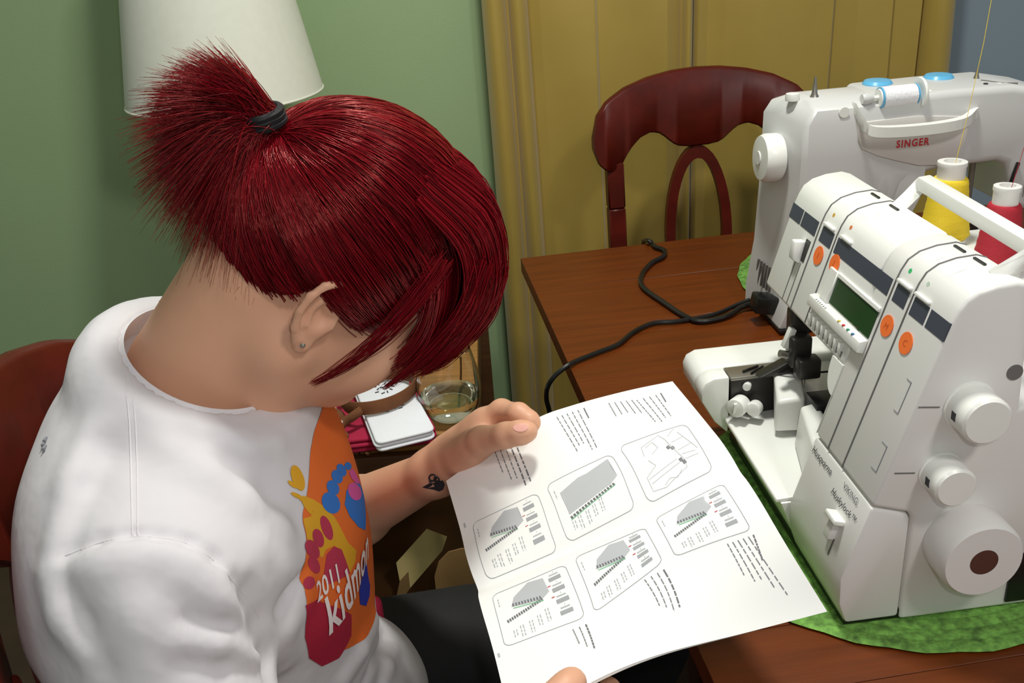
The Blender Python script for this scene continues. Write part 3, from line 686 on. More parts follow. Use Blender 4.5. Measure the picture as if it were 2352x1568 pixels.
m = MB(); m.box((.255, .03, .12), (.03, .02, .05)); m.build('presser_foot', dark_metal, sm, bevel=.002)
hwp = MB().lathe([(.024, -.004), (.031, 0), (.0325, .004), (.0325, .020), (.0295, .026), (.012, .028)], (-.010, .058, .232), (-1, 0, .05), 48).build('handwheel', white_pl, sm, angle=35)
MB().lathe([(.010, 0), (.009, .002)], (-.0375, .058, .2335), (-1, 0, .05), 24).build('wheel_cap', white_p2, hwp)
for i in range(6):
    MB().box((-.0215, .035+i*.011, .062-i*.001), (.003, .0025, .04), Matrix.Rotation(.25, 3, 'X')).build('vent_slot', grey_line, sm)
# plug in the side
MB().box((-.018, .045, .022), (.05, .03, .026), Matrix.Rotation(.2, 3, 'Y')).build('power_plug', black_rub, sm, bevel=.004)
# ================================================================== cords
Z0 = .7545
def cord(name, label, pts, r=.0034):
    P = spline(pts, 90); o = MB().tube([tuple(p) for p in P], r, 8).build(name, black_rub); return props(o, label, 'power cord', 'black power cords')
plug = np.array(ROOTM[sm.name] @ Vector((-.03, .045, .020)))
A_ = [plug, PZ(1745, 682, .768), PZ(1700, 697, Z0+.006)]+[PZ(x, y, Z0) for x, y in ((1640, 722), (1560, 737), (1500, 742), (1455, 762), (1420, 790), (1375, 808), (1325, 828))]
eg = PZ(1302, 838, Z0); A_ += [PZ(1306, 838, Z0+.001), PY(1275, 862, eg[1]-.01), PY(1258, 888, eg[1]-.01), PY(1255, 915, eg[1]-.005), PY(1262, 945, eg[1]), PY(1275, 1010, eg[1]+.02), PY(1285, 1200, eg[1]+.02)]
cord('power_cord', 'black power cord crossing the tabletop and hanging over its left edge', A_)
B_ = [plug+np.array([0, .01, 0]), PZ(1750, 690, .768), PZ(1705, 704, Z0+.004)]+[PZ(x, y, Z0+.0005) for x, y in ((1665, 728), (1610, 738), (1575, 727), (1530, 698), (1478, 660), (1474, 632), (1495, 605), (1522, 590), (1527, 576), (1508, 568), (1498, 560))]
q = B_[-1]; B_ += [PZ(1490, 553, Z0+.004), PY(1478, 556, 1.70), PY(1484, 590, 1.72), PY(1490, 700, 1.72)]
cord('power_cord', 'black doubled power cord looping to the back edge of the table', B_, .0042)
# ================================================================== signed-distance modelling for the figure
def smin(a, b, k):
    h = np.clip(.5+.5*(b-a)/k, 0, 1); return b*(1-h)+a*h-k*h*(1-h)
class Ell:
    def __init__(s, c, r, ax=None): s.c = np.asarray(c, np.float32); s.r = np.asarray(r, np.float32); s.ax = None if ax is None else np.asarray(ax, np.float32)
    def d(s, P):
        q = P-s.c
        if s.ax is not None: q = q @ s.ax.T
        k0 = np.sqrt(((q/s.r)**2).sum(-1))+1e-6; k1 = np.sqrt(((q/s.r**2)**2).sum(-1))+1e-6
        return k0*(k0-1)/k1
    def far(s, p): return np.linalg.norm(p-s.c)-s.r.max()
    def box(s): return s.c-s.r.max(), s.c+s.r.max()
class Cap:
    def __init__(s, a, b, ra, rb): s.a = np.asarray(a, np.float32); s.b = np.asarray(b, np.float32); s.ra = ra; s.rb = rb
    def d(s, P):
        ba = s.b-s.a; pa = P-s.a; t = np.clip((pa @ ba)/(ba @ ba), 0, 1)
        return np.linalg.norm(pa-t[..., None]*ba, axis=-1)-(s.ra+(s.rb-s.ra)*t)
    def far(s, p):
        return float(s.d(np.asarray(p, np.float32)[None])[0])
    def box(s): r = max(s.ra, s.rb); return np.minimum(s.a, s.b)-r, np.maximum(s.a, s.b)+r
class Cut:  # callable subtraction / modification
    def __init__(s, fn): s.fn = fn
def sdf_mesh(prims, h, mods=(), nb=20):
    """prims: [(prim,k)] smooth union; mods: [fn(P,d)->d]. Surface nets over sparse blocks."""
    lo = np.min([p.box()[0] for p, k in prims], 0)-.03; hi = np.max([p.box()[1] for p, k in prims], 0)+.03
    nblk = np.ceil((hi-lo)/(nb*h)).astype(int)
    g = np.stack(np.meshgrid(*[np.arange(nb+2)]*3, indexing='ij'), -1).astype(np.float32)*h
    half = (nb+1)*h/2; rad = half*1.7321
    dims = nblk*nb+4
    def gid(i): return (i[..., 0].astype(np.int64)*dims[1]+i[..., 1])*dims[2]+i[..., 2]
    VI, VP, Q = [], [], []
    for bi in np.ndindex(*nblk):
        o = lo+np.array(bi)*nb*h; c = o+half
        act = [(p, k) for p, k in prims if p.far(c) < rad+max(k, .02)+.01]
        if not act: continue
        P = g+o.astype(np.float32); d = None
        for p, k in act:
            e = p.d(P); d = e if d is None else smin(d, e, k)
        for fn in mods: d = fn(P, d)
        if d.min() > 0 or d.max() < 0: continue
        s = d < 0; base = np.array(bi)*nb
        cs = np.zeros((nb+1,)*3, int); acc = np.zeros((nb+1,)*3+(3,), np.float32); cnt = np.zeros((nb+1,)*3, np.float32)
        corner = [(i, j, k) for i in (0, 1) for j in (0, 1) for k in (0, 1)]
        sl = lambda c_: tuple(slice(x, x+nb+1) for x in c_)
        for a in range(8):
            for b in range(a+1, 8):
                ca, cb = corner[a], corner[b]
                if sum(abs(x-y) for x, y in zip(ca, cb)) != 1: continue
                da, db = d[sl(ca)], d[sl(cb)]; cr = (da < 0) != (db < 0)
                t = np.where(cr, da/np.where(cr, da-db, 1), 0)
                pt = np.array(ca, np.float32)+t[..., None]*(np.array(cb)-np.array(ca))
                acc += np.where(cr[..., None], pt, 0); cnt += cr
        ok = cnt > 0
        ii = np.argwhere(ok); VI.append(gid(ii+base)); VP.append((ii+acc[ok]/cnt[ok][:, None])*h+o)
        for ax in range(3):
            u, v = (ax+1) % 3, (ax+2) % 3
            a = s[tuple(slice(1, nb+1) for _ in range(3))]; 
            e = [slice(1, nb+1)]*3; e[ax] = slice(2, nb+2); b = s[tuple(e)]
            ed = np.argwhere(a != b)+1
            if len(ed) == 0: continue
            fl = a[tuple((ed-1).T)]
            du = np.zeros(3, int); du[u] = 1; dv = np.zeros(3, int); dv[v] = 1
            q = np.stack([gid(ed-du-dv+base), gid(ed-dv+base), gid(ed+base), gid(ed-du+base)], -1)
            q[~fl] = q[~fl][:, ::-1]; Q.append(q)
    VI = np.concatenate(VI); VP = np.concatenate(VP); Q = np.concatenate(Q)
    ui, first = np.unique(VI, return_index=True); V = VP[first]
    Fq = np.searchsorted(ui, Q); good = (ui[np.clip(Fq, 0, len(ui)-1)] == Q).all(1)
    return V.astype(np.float32), Fq[good]
# ------------------------------------------------------------------ head frame
HC = np.array([-.163, .768, 1.069])
def _pose(ps, ph, t):
    F = np.array([math.cos(ps), math.sin(ps), 0]); R = np.array([math.sin(ps), -math.cos(ps), 0]); U = np.array([0, 0, 1.])
    F, U = math.cos(ph)*F-math.sin(ph)*U, math.sin(ph)*F+math.cos(ph)*U
    return F, -math.sin(t)*R+math.cos(t)*U, math.cos(t)*R+math.sin(t)*U
HF, HU, HR = _pose(.39, .66, -.196)
HAX = np.stack([HF, HU, HR])
def hl(f, u, r): return HC+HF*f+HU*u+HR*r
# ------------------------------------------------------------------ body landmarks
T1 = np.array([-.285, .755, 1.015])
SHR = np.array([-.262, .590, .905]); SHL = np.array([-.300, .905, .885])
LW = PY(1003, 1082, .85); LE = PY(790, 1205, .985)+np.array([-.03, 0, -.005])
RE = np.array([-.215, .47, .69])
per = thing('person', 'person with red ponytail in a white printed t-shirt reading a booklet', 'person', (-.3, .75, 0))
# ---- hands
LH = dict(
    thumb=[(1068, 1052, .815, .016), (1108, 1012, .793, .0135), (1162, 999, .768, .0112), (1196, 993, .760, .0105), (1212, 990, .7575, .0092)],
    index=[(1095, 990, .835, .0135), (1152, 944, .828, .0112), (1192, 950, .800, .0098), (1216, 966, .790, .0088), (1228, 984, .788, .0075)],
    middle=[(1090, 1005, .845, .013), (1135, 975, .850, .011), (1180, 985, .822, .0098), (1205, 1010, .808, .0085)],
    ring=[(1080, 1025, .850, .0125), (1118, 1003, .855, .0105), (1160, 1015, .828, .0094), (1180, 1045, .812, .008)],
    pinky=[(1060, 1045, .852, .0115), (1092, 1035, .855, .0092), (1125, 1050, .832, .008), (1140, 1075, .818, .007)])
skin = [(Ell(hl(.008, .040, 0), (.094, .092, .075), HAX), .01), (Ell(hl(.036, -.030, 0), (.062, .072, .060), HAX), .035),
        (Cap(hl(-.005, -.05, .05), hl(.064, -.082, .014), .020, .016), .03), (Cap(hl(-.005, -.05, -.05), hl(.064, -.082, -.014), .020, .016), .03),
        (Ell(hl(.076, -.082, 0), (.016, .015, .020), HAX), .02),
        (Cap(hl(.086, .012, 0), hl(.112, -.032, 0), .007, .0105), .012), (Ell(hl(.101, -.037, .0), (.012, .009, .016), HAX), .008),
        (Ell(hl(.083, .024, .028), (.012, .008, .022), HAX), .015), (Ell(hl(.083, .024, -.028), (.012, .008, .022), HAX), .015),
        (Ell(hl(.079, .008, .031), (.011, .009, .014), HAX), .006), (Ell(hl(.079, .008, -.031), (.011, .009, .014), HAX), .006),
        (Ell(hl(.092, -.052, 0), (.010, .006, .021), HAX), .008), (Ell(hl(.089, -.062, 0), (.010, .006, .019), HAX), .008),
        (Ell(hl(.062, -.03, .042), (.025, .03, .022), HAX), .03), (Ell(hl(.062, -.03, -.042), (.025, .03, .022), HAX), .03),
        # neck
        (Cap(hl(-.038, -.03, .0), T1+np.array([.02, 0, -.02]), .053, .058), .03), (Cap(hl(.0, -.045, 0), T1+np.array([.045, 0, -.05]), .040, .044), .03),
        (Cap(hl(-.005, -.045, .05), np.array([-.225, .740, .945]), .014, .010), .03),
        # torso inside the shirt
        (Cap(T1+np.array([-.005, 0, -.06]), np.array([-.285, .755, .55]), .055, .09), .03), (Cap(SHR+np.array([-.01, 0, -.02]), SHL+np.array([-.01, 0, -.02]), .036, .036), .03),
        (Ell((-.295, .755, .85), (.07, .12, .10)), .03), (Ell((-.28, .755, .50), (.13, .16, .09)), .05),
        # right arm
        (Cap(SHR, RE, .042, .036), .03), (Cap(RE, np.array([-.03, .44, .78]), .037, .024), .02),
        # left arm
        (Cap(SHL, LE, .042, .037), .03), (Cap(LE, LE+(LW-LE)*.35, .038, .037), .02), (Cap(LE+(LW-LE)*.35, LW, .037, .0225), .02)]
# thighs, shins, feet
for y0, y1 in ((.66, .63), (.86, .92)):
    K = np.array([.10, y1, .53]); skin += [(Cap((-.27, y0, .50), K, .075, .052), .04), (Cap(K, (.06, y1, .10), .05, .035), .03), (Cap((.05, y1, .05), (.2, y1, .035), .035, .03), .02)]
def hand(prims, H):
    for nm, ch in H.items():
        P = [PY(x, y, Y) for x, y, Y, r in ch]
        for i in range(len(P)-1): prims.append((Cap(P[i], P[i+1], ch[i][3], ch[i+1][3]), .006 if i else .012))
palmc = [PY(1085, 1015, .838), PY(1060, 1042, .838)]
skin += [(Cap(LW, palmc[1], .0225, .022), .02), (Cap(PY(1045, 1040, .848), PY(1115, 975, .838), .021, .0165), .015), (Cap(PY(1050, 1060, .848), PY(1095, 1015, .848), .02, .016), .015), (Cap(PY(1045, 1062, .830), PY(1092, 1025, .808), .020, .0165), .015)]
hand(skin, LH)
# right hand grips the near lower edge of the booklet
RW = np.array([-.03, .44, .78])
RH = dict(thumb=[(1215, 1700, .46, .015), (1262, 1625, .468, .0125), (1300, 1585, .478, .0108), (1314, 1566, .484, .0098)],
          index=[(1290, 1720, .47, .013), (1390, 1660, .50, .0108), (1420, 1610, .53, .0095), (1400, 1580, .55, .0085)],
          middle=[(1270, 1740, .48, .0125), (1360, 1690, .52, .0105), (1380, 1640, .55, .009), (1360, 1600, .57, .0082)],
          ring=[(1250, 1750, .485, .012), (1330, 1710, .53, .010), (1340, 1660, .56, .0088), (1325, 1620, .575, .008)],
          pinky=[(1230, 1760, .485, .011), (1290, 1740, .53, .009), (1300, 1700, .555, .008), (1290, 1660, .57, .007)])
hand(skin, RH)
rp = PY(1255, 1730, .47); skin += [(Cap(RW, rp, .0225, .022), .02)]
# right ear (and left) built into the head surface
def ear(sgn):
    L = []
    E = lambda f, u, r: hl(f, u, sgn*r)
    out = [(.010, .020, .074), (.004, .031, .080), (-.008, .036, .086), (-.019, .031, .090), (-.025, .018, .091), (-.025, .003, .089), (-.020, -.012, .086), (-.012, -.023, .082), (-.004, -.029, .078)]
    for a, b in zip(out[:-1], out[1:]): L.append((Cap(E(*a), E(*b), .0034, .0034), .002))
    L.append((Ell(E(-.007, .004, .078), (.017, .030, .007), HAX), .004))
    L.append((Ell(E(-.004, -.026, .077), (.008, .009, .006), HAX), .004))
    L.append((Cap(E(-.014, .018, .083), E(-.012, -.006, .084), .003, .003), .003))
    L.append((Ell(E(.006, -.002, .078), (.004, .006, .005), HAX), .003))
    return L
skin += ear(1)+ear(-1)
cch = Ell(hl(-.004, .004, .087), (.0095, .013, .009), HAX); cch2 = Ell(hl(-.008, .023, .088), (.010, .006, .006), HAX)
def earcut(P, d):
    for c_ in (cch, cch2):
        e = -c_.d(P); h = np.clip(.5-.5*(d-e)/.003, 0, 1); d = d*(1-h)+e*h+.003*h*(1-h)
    return d
V, Fq = sdf_mesh(skin, .0028, [earcut])
body = npmesh('body', V, Fq, skin_m, per, world=True, angle=180)
BODY_BVH = BVHTree.FromPolygons([tuple(map(float, p)) for p in V], [tuple(map(int, f)) for f in Fq])
# ------------------------------------------------------------------ shirt
CB, CN, CFp = PY(296, 752, .765), PY(470, 952, .672), PY(640, 893, .765)
cax = np.cross(CN-CB, CFp-CB); cax /= np.linalg.norm(cax)
if cax[2] < 0: cax = -cax
CCt = (CB+CFp)/2; ce1 = (CFp-CB); CR1 = np.linalg.norm(ce1)/2; ce1 /= np.linalg.norm(ce1); ce2 = np.cross(cax, ce1); CR2 = abs((CN-CCt) @ ce2)*1.02
def collar_pt(t, k=1.0, off=0.): return CCt+ce1*(CR1*k*math.cos(t))+ce2*(CR2*k*math.sin(t))+cax*off
ck = [
    (Cap(T1+np.array([-.012, -.03, -.065]), SHR, .062, .058), .03), (Cap(T1+np.array([-.012, .03, -.06]), SHL, .062, .058), .05),
    (Ell((-.248, .752, .885), (.080, .150, .110)), .06), (Ell((-.325, .715, .87), (.088, .175, .140)), .06),
    (Ell((-.240, .80, .835), (.072, .085, .085)), .05), (Ell((-.240, .695, .835), (.072, .08, .085)), .05),
    (Ell((-.275, .750, .70), (.122, .155, .17)), .08), (Ell((-.295, .755, .56), (.150, .175, .10)), .06), (Ell((-.20, .79, .575), (.08, .11, .06)), .04),
    (Cap(SHR+np.array([-.012, -.006, -.004]), np.array([-.25, .50, .73]), .066, .076), .035), (Cap(SHL, np.array([-.29, .955, .75]), .060, .064), .035)]
NC = 20
for i in range(NC):
    ck.append((Cap(collar_pt(2*math.pi*i/NC, 1.10, -.018), collar_pt(2*math.pi*(i+1)/NC, 1.10, -.018), .013, .013), .035))
def shirt_mod(P, d):
    x, y, z = P[..., 0], P[..., 1], P[..., 2]
    f = .0016*np.sin(26*x+38*z+5*np.sin(9*y)) + .0012*np.sin(46*z-24*y+4*np.sin(15*x+3))
    d = d+f*np.clip((1.0-z)/.12, 0, 1)
    # drapery folds radiating from the armpit and across the belly
    for (p0, p1, amp, wd) in FOLDS:
        ba = p1-p0; pa = P-p0; t = np.clip((pa @ ba)/(ba @ ba), 0, 1)
        dist = np.linalg.norm(pa-t[..., None]*ba, axis=-1); d = d-amp*np.exp(-(dist/wd)**2)
    q = P-CCt.astype(np.float32); t = q @ cax.astype(np.float32)
    a1 = q @ ce1.astype(np.float32)/CR1; a2 = q @ ce2.astype(np.float32)/CR2
    rr = (np.sqrt(a1*a1+a2*a2)-1)*min(CR1, CR2)
    cut = np.maximum(rr-.002, -(t+.05)); e = -np.minimum(cut, np.maximum(-(t-.004), rr-.06))
    h = np.clip(.5-.5*(d-e)/.005, 0, 1)
    return d*(1-h)+e*h+.005*h*(1-h)
f32 = lambda p: np.asarray(p, np.float32)
FOLDS = []
V0, F0 = sdf_mesh(ck, .008, [shirt_mod]); BV0 = BVHTree.FromPolygons([tuple(map(float, p)) for p in V0], [tuple(map(int, q)) for q in F0])
def fold(pix, amp, wd):
    H = []
    for x, y in pix:
        r0 = ray(x, y); l = BV0.ray_cast(Vector(CO), Vector(r0/np.linalg.norm(r0)))[0]
        if l is not None: H.append(f32(l))
    n = len(H)
    for i_ in range(n-1): FOLDS.append((H[i_], H[i_+1], amp, wd))
for a_ in (([(150, 1275), (230, 1245), (300, 1232), (365, 1234), (430, 1247), (490, 1285), (540, 1340), (580, 1392), (600, 1440)], -.0045, .006),
           ([(160, 1315), (230, 1285), (300, 1270), (370, 1274), (440, 1292), (490, 1330), (530, 1385)], .0035, .014),
           ([(575, 1370), (605, 1440), (622, 1510), (628, 1566)], -.014, .011), ([(600, 1250), (640, 1300), (690, 1320)], .006, .016),
           ([(400, 1040), (480, 1090), (560, 1150), (640, 1215), (690, 1245)], .0055, .016), ([(440, 990), (540, 1050), (620, 1130), (670, 1190)], -.0045, .014),
           ([(500, 1010), (570, 1030), (640, 1020)], .003, .010), ([(420, 930), (500, 1000), (560, 1015)], -.002, .008),
           ([(690, 1310), (665, 1350), (640, 1400)], -.006, .007), ([(700, 1380), (660, 1440), (655, 1520)], .004, .012),
           ([(200, 1000), (165, 1100), (130, 1230)], .0045, .014), ([(235, 1020), (205, 1110), (165, 1240)], -.0035, .010), ([(290, 940), (250, 1050), (240, 1150)], -.002, .012),
           ([(110, 1320), (140, 1420), (200, 1500)], .005, .013), ([(150, 1330), (190, 1430), (240, 1530)], -.004, .010),
           ([(420, 1330), (500, 1370), (570, 1420)], .003, .010), ([(430, 1420), (520, 1430), (590, 1460)], -.003, .007), ([(400, 1470), (500, 1480), (595, 1510)], .0035, .009), ([(420, 1520), (520, 1530), (590, 1550)], -.003, .007),
           ([(280, 1330), (320, 1420), (330, 1520)], .003, .018), ([(860, 1425), (830, 1490), (790, 1560)], .006, .010), ([(885, 1460), (860, 1520), (840, 1566)], -.006, .008), ([(905, 1490), (890, 1530), (880, 1566)], .005, .009)): fold(*a_)
Vs, Fs = sdf_mesh(ck, .0039, [shirt_mod])
shirt = npmesh('t_shirt', Vs, Fs, shirt_m, per, world=True, angle=180)
shirt['label'] = 'white cotton t-shirt with colourful chest print'
cb = MB(); nC = 72
V_ = []
for i in range(nC):
    t = 2*math.pi*i/nC
    for k_, o_ in ((1.03, .004), (1.0, .005), (.985, .001), (1.02, -.018), (1.13, -.021), (1.12, -.012)): V_.append(collar_pt(t, k_, o_))
cb._add(V_, [(i*6+j, ((i+1) % nC)*6+j, ((i+1) % nC)*6+(j+1) % 6, i*6+(j+1) % 6) for i in range(nC) for j in range(6)])
cb.build('collar', rib_m, shirt, world=True, angle=60)
SHIRT_BVH = BVHTree.FromPolygons([tuple(map(float, p)) for p in Vs], [tuple(map(int, f)) for f in Fs])
# ------------------------------------------------------------------ trousers
tk = [(Ell((-.285, .755, .50), (.16, .19, .095)), .02)]
for y0, y1 in ((.66, .63), (.86, .92)):
    K = np.array([.11, y1, .535]); tk += [(Cap((-.25, y0, .51), K, .105, .075), .04), (Cap(K, (.07, y1, .10), .066, .058), .04)]
Vt_, Ft_ = sdf_mesh(tk, .006)
npmesh('trousers', Vt_, Ft_, trouser_m, per, world=True, angle=180)
MB().prism(rrect(.06, .05, .01), 0, .012, lambda a, b, h: tuple(np.array(PY(852, 1402, .86))+np.array([a*.9-.015, h, b-.012]))).build('shirt_tail', crimson_c, per, bevel=.004, world=True)
for sy in (.63, .92):
    MB().prism(rrect(.27, .10, .045), 0, .05, lambda a, b, h: (a+.13, b+sy, h)).build('shoe', black_m, per, bevel=.015, seg=3, world=True)
# ------------------------------------------------------------------ hair
def strands_mesh(name, Pl, rad, tint, m, parent, sides=3):
    """Pl (n,k,3) polylines, rad (k,) or (n,k), tint (n,)"""
    n, k, _ = Pl.shape; T = np.gradient(Pl, axis=1); T /= np.linalg.norm(T, axis=-1, keepdims=True)+1e-9
    ref = np.array([.3, -.8, .52]); e = np.cross(T, ref); e /= np.linalg.norm(e, axis=-1, keepdims=True)+1e-9; g = np.cross(T, e)
    rad = np.broadcast_to(rad, (n, k)); rings = []
    for j in range(sides):
        a = 2*math.pi*j/sides; rings.append(Pl+(e*math.cos(a)+g*math.sin(a))*rad[..., None])
    V = np.stack(rings, 2).reshape(-1, 3)  # n,k,s
    idx = np.arange(n*k*sides).reshape(n, k, sides); nx = np.roll(idx, -1, 2)
    Fq = np.stack([idx[:, :-1], nx[:, :-1], nx[:, 1:], idx[:, 1:]], -1).reshape(-1, 4)
    o = npmesh(name, V, Fq, m, parent, world=True, angle=180)
    at = o.data.attributes.new('tint', 'FLOAT', 'POINT'); at.data.foreach_set('value', np.repeat(tint, k*sides).astype(np.float32))
    return o
def hairmat(name, c0, c1, rough=.32):
    m = bpy.data.materials.new(name); m.use_nodes = True; N = m.node_tree.nodes; L = m.node_tree.links; b = N['Principled BSDF']
    a = N.new('ShaderNodeAttribute'); a.attribute_name = 'tint'; cr = N.new('ShaderNodeValToRGB')
    cr.color_ramp.elements[0].color = c0; cr.color_ramp.elements[1].color = c1
    L.new(a.outputs['Fac'], cr.inputs['Fac']); L.new(cr.outputs['Color'], b.inputs['Base Color'])
    b.inputs['Roughness'].default_value = rough; b.inputs['Specular IOR Level'].default_value = .9; b.inputs['Specular Tint'].default_value = (1, .26, .22, 1)
    return m
hair_m = hairmat('dyed_red_hair', srgb(64, 4, 12), srgb(138, 13, 28), .22)
fuzz_m = hairmat('brown_nape_hair', srgb(112, 64, 42), srgb(158, 102, 72), .7)
cap_m = mat('hair_underlayer', srgb(58, 5, 12), .9, .3, 60, .5, 200, spec=.05)
CC = hl(.010, .042, 0); CRAD = np.array([.101, .102, .0810])
def skull(dirs, extra=0.):
    """dirs in head axes (n,3) -> surface point with extra offset"""
    d = dirs/np.linalg.norm(dirs, axis=-1, keepdims=True); t = 1/np.sqrt(((d/CRAD)**2).sum(-1, keepdims=True))
    return CC+(d*(t+extra)) @ HAX
HLINE = [(-.096, -.062, 0), (-.088, -.058, .03), (-.066, -.054, .055), (-.042, -.040, .075), (-.024, -.008, .082), (-.004, .002, .082), (.020, -.034, .078), (.042, -.030, .074), (.064, .018, .062), (.082, .045, .035), (.088, .052, 0)]
HLINE = np.array(HLINE+[(f, u, -r) for f, u, r in HLINE[-2:0:-1]])
TIE = None
def _findtie():
    a = np.radians(np.linspace(90, 180, 181)); D = np.stack([np.cos(a), np.sin(a), np.full_like(a, .02)], -1)
    P = skull(D, .012); q = proj(P); i = np.argmin(((q-np.array([632, 318]))**2).sum(-1)); return D[i]*.1
TIE = _findtie()
def slerp(a, b, t):
    a = a/np.linalg.norm(a, axis=-1, keepdims=True); b = b/np.linalg.norm(b, axis=-1, keepdims=True)
    om = np.arccos(np.clip((a*b).sum(-1, keepdims=True), -1, 1)); so = np.sin(om)+1e-6
    return np.sin((1-t)*om)/so*a+np.sin(t*om)/so*b
loopn = 160
hl_loop = spline(list(HLINE)+[HLINE[0]], loopn+1)[:-1]
# underlayer
nt = 24; ts = np.linspace(0, 1, nt); V = []
for t in ts: V.append(skull(slerp(hl_loop, np.broadcast_to(TIE, hl_loop.shape), t), .002+.006*math.sin(math.pi*min(1, t*1.0))))
V = np.concatenate(V); idx = np.arange(loopn*nt).reshape(nt, loopn); nx = np.roll(idx, -1, 1)
hairp = npmesh('hair', V, np.stack([idx[:-1], nx[:-1], nx[1:], idx[1:]], -1).reshape(-1, 4), cap_m, per, world=True, angle=180)
hairp['label'] = 'dyed red hair tied in a high ponytail with long bangs'
tiep = skull(TIE[None], .014)[0]
# scalp strands
def scalp(n, seed):
    r = np.random.default_rng(seed); a = r.random(n)*loopn; i = a.astype(int); fr = (a-i)[:, None]
    d0 = hl_loop[i]*(1-fr)+hl_loop[(i+1) % loopn]*fr; d0 = d0+r.normal(size=d0.shape)*.004
    s0 = r.random(n)**1.6*.55  # start part-way up
    d0 = slerp(d0, np.broadcast_to(TIE, d0.shape), s0[:, None])
    k = 16; tt = np.linspace(0, 1, k); out = []
    bul = r.random(n)*.007+.003; clump = r.normal(size=(n, 3))*.010
    for t in tt:
        d = slerp(d0, np.broadcast_to(TIE, d0.shape)+clump*.35, np.full((n, 1), t))
        d = d+clump*(.35*math.sin(math.pi*t))
        out.append(skull(d, (bul*(.35+1.0*math.sin(math.pi*min(t*1.05, 1)))+.004*t**3)[:, None]))
    P = np.stack(out, 1); return P, r.random(n)
Ps, ti = scalp(12000, 1)
ti = np.clip(ti*.7+.3*np.sin(ti*40)**2, 0, 1)
strands_mesh('hair_strands', Ps, .00055*np.linspace(1, .8, 16), ti, hair_m, hairp)['kind'] = 'stuff'
# bangs falling forward over the brow
def curveset(ctrls, n, k, jit, seed, spread):
    """ctrls: list of control polylines in head coords; random blends between neighbours"""
    r = np.random.default_rng(seed); C = np.array([[hl(p[0]-.007, p[1]-.004, p[2]) for p in c] for c in ctrls]); m = len(C)
    u = r.random(n)*(m-1); i = np.minimum(u.astype(int), m-2); f = (u-i)[:, None, None]
    P = C[i]*(1-f)+C[i+1]*f; L = P.shape[1]
    off = r.normal(size=(n, 1, 3))*jit; P = P+off*np.linspace(.35, 1, L)[None, :, None]*spread
    out = []
    Q = np.concatenate([2*P[:, :1]-P[:, 1:2], P, 2*P[:, -1:]-P[:, -2:-1]], 1)
    ln = .82+.18*r.random(n)
    for q in range(k):
        t = q/(k-1)*ln*(L-1); j = np.minimum(t.astype(int), L-2); t = (t-j)[:, None]
        a, b, c, d = (Q[np.arange(n), j+z] for z in range(4))
        out.append(.5*((2*b)+(-a+c)*t+(2*a-5*b+4*c-d)*t*t+(-a+3*b-3*c+d)*t**3))
    return np.stack(out, 1), r.random(n)
bang = [[(.02, .142, -.045), (.085, .132, -.05), (.124, .086, -.048), (.130, .030, -.042), (.122, -.012, -.036)],
        [(.02, .150, -.015), (.09, .140, -.018), (.132, .092, -.02), (.140, .032, -.018), (.130, -.014, -.015)],
        [(.02, .150, .015), (.09, .140, .018), (.133, .094, .02), (.141, .034, .020), (.130, -.016, .016)],
        [(.02, .142, .045), (.085, .130, .054), (.124, .084, .058), (.128, .026, .052), (.116, -.016, .042)],
        [(.02, .120, .070), (.07, .104, .080), (.102, .062, .078), (.108, .014, .070), (.098, -.024, .058)]]
inner = [[(.03, .118, -.045), (.075, .098, -.048), (.098, .062, -.046), (.104, .025, -.04), (.104, -.005, -.034)],
         [(.03, .126, .0), (.08, .104, .0), (.104, .066, .0), (.112, .028, .0), (.113, -.004, .0)],
         [(.03, .118, .045), (.075, .096, .052), (.098, .060, .054), (.106, .024, .050), (.104, -.010, .042)],
         [(.02, .095, .074), (.06, .072, .080), (.083, .036, .074), (.090, .004, .066), (.088, -.026, .056)]]
Pi, tii = curveset(inner, 1300, 16, .004, 4, 1.0)
strands_mesh('bangs_under_layer', Pi, .0007*np.linspace(1, .5, 16), tii, hair_m, hairp)['kind'] = 'stuff'
Pb, tb = curveset(bang, 2300, 18, .0045, 3, 1.0)
strands_mesh('bangs', Pb, .00066*np.linspace(1, .35, 18), tb, hair_m, hairp)['kind'] = 'stuff'
def pxset(paths, n, k, jit, seed):
    r = np.random.default_rng(seed); C = np.array([[PY(*p) for p in c] for c in paths]); out = []
    for q in range(n):
        u = r.random()*(len(C)-1); i = min(int(u), len(C)-2); P = C[i]*(1-(u-i))+C[i+1]*(u-i)
        P = P+r.normal(size=3)*jit*np.linspace(1, .35, len(P))[:, None]+r.normal(size=P.shape)*jit*.25
        S_ = spline(P, k); out.append(S_[:])
    return np.array(out), r.random(n)
for nm_, paths, n_ in (('temple_wisps', [[(1010, 590, .712), (935, 690, .702), (855, 775, .698), (775, 842, .698), (712, 882, .70)], [(1030, 610, .715), (965, 705, .705), (885, 785, .702), (800, 845, .702), (728, 880, .703)]], 60),
                       ('bang_wisps', [[(1100, 600, .722), (1060, 710, .722), (990, 790, .727), (930, 850, .732), (878, 894, .735)], [(1125, 620, .728), (1085, 720, .728), (1015, 790, .732), (955, 845, .738), (905, 880, .74)]], 110),
                       ('bang_wisps', [[(1140, 610, .755), (1110, 715, .757), (1050, 785, .763), (1000, 835, .77), (962, 866, .772)], [(1155, 620, .765), (1128, 720, .765), (1070, 790, .772), (1025, 832, .778), (990, 850, .78)]], 110)):
    Pw, tw = pxset(paths, n_, 20, .0030, 5+n_)
    strands_mesh(nm_, Pw, .00055*np.linspace(1, .25, 20), tw, hair_m, hairp)['kind'] = 'stuff'
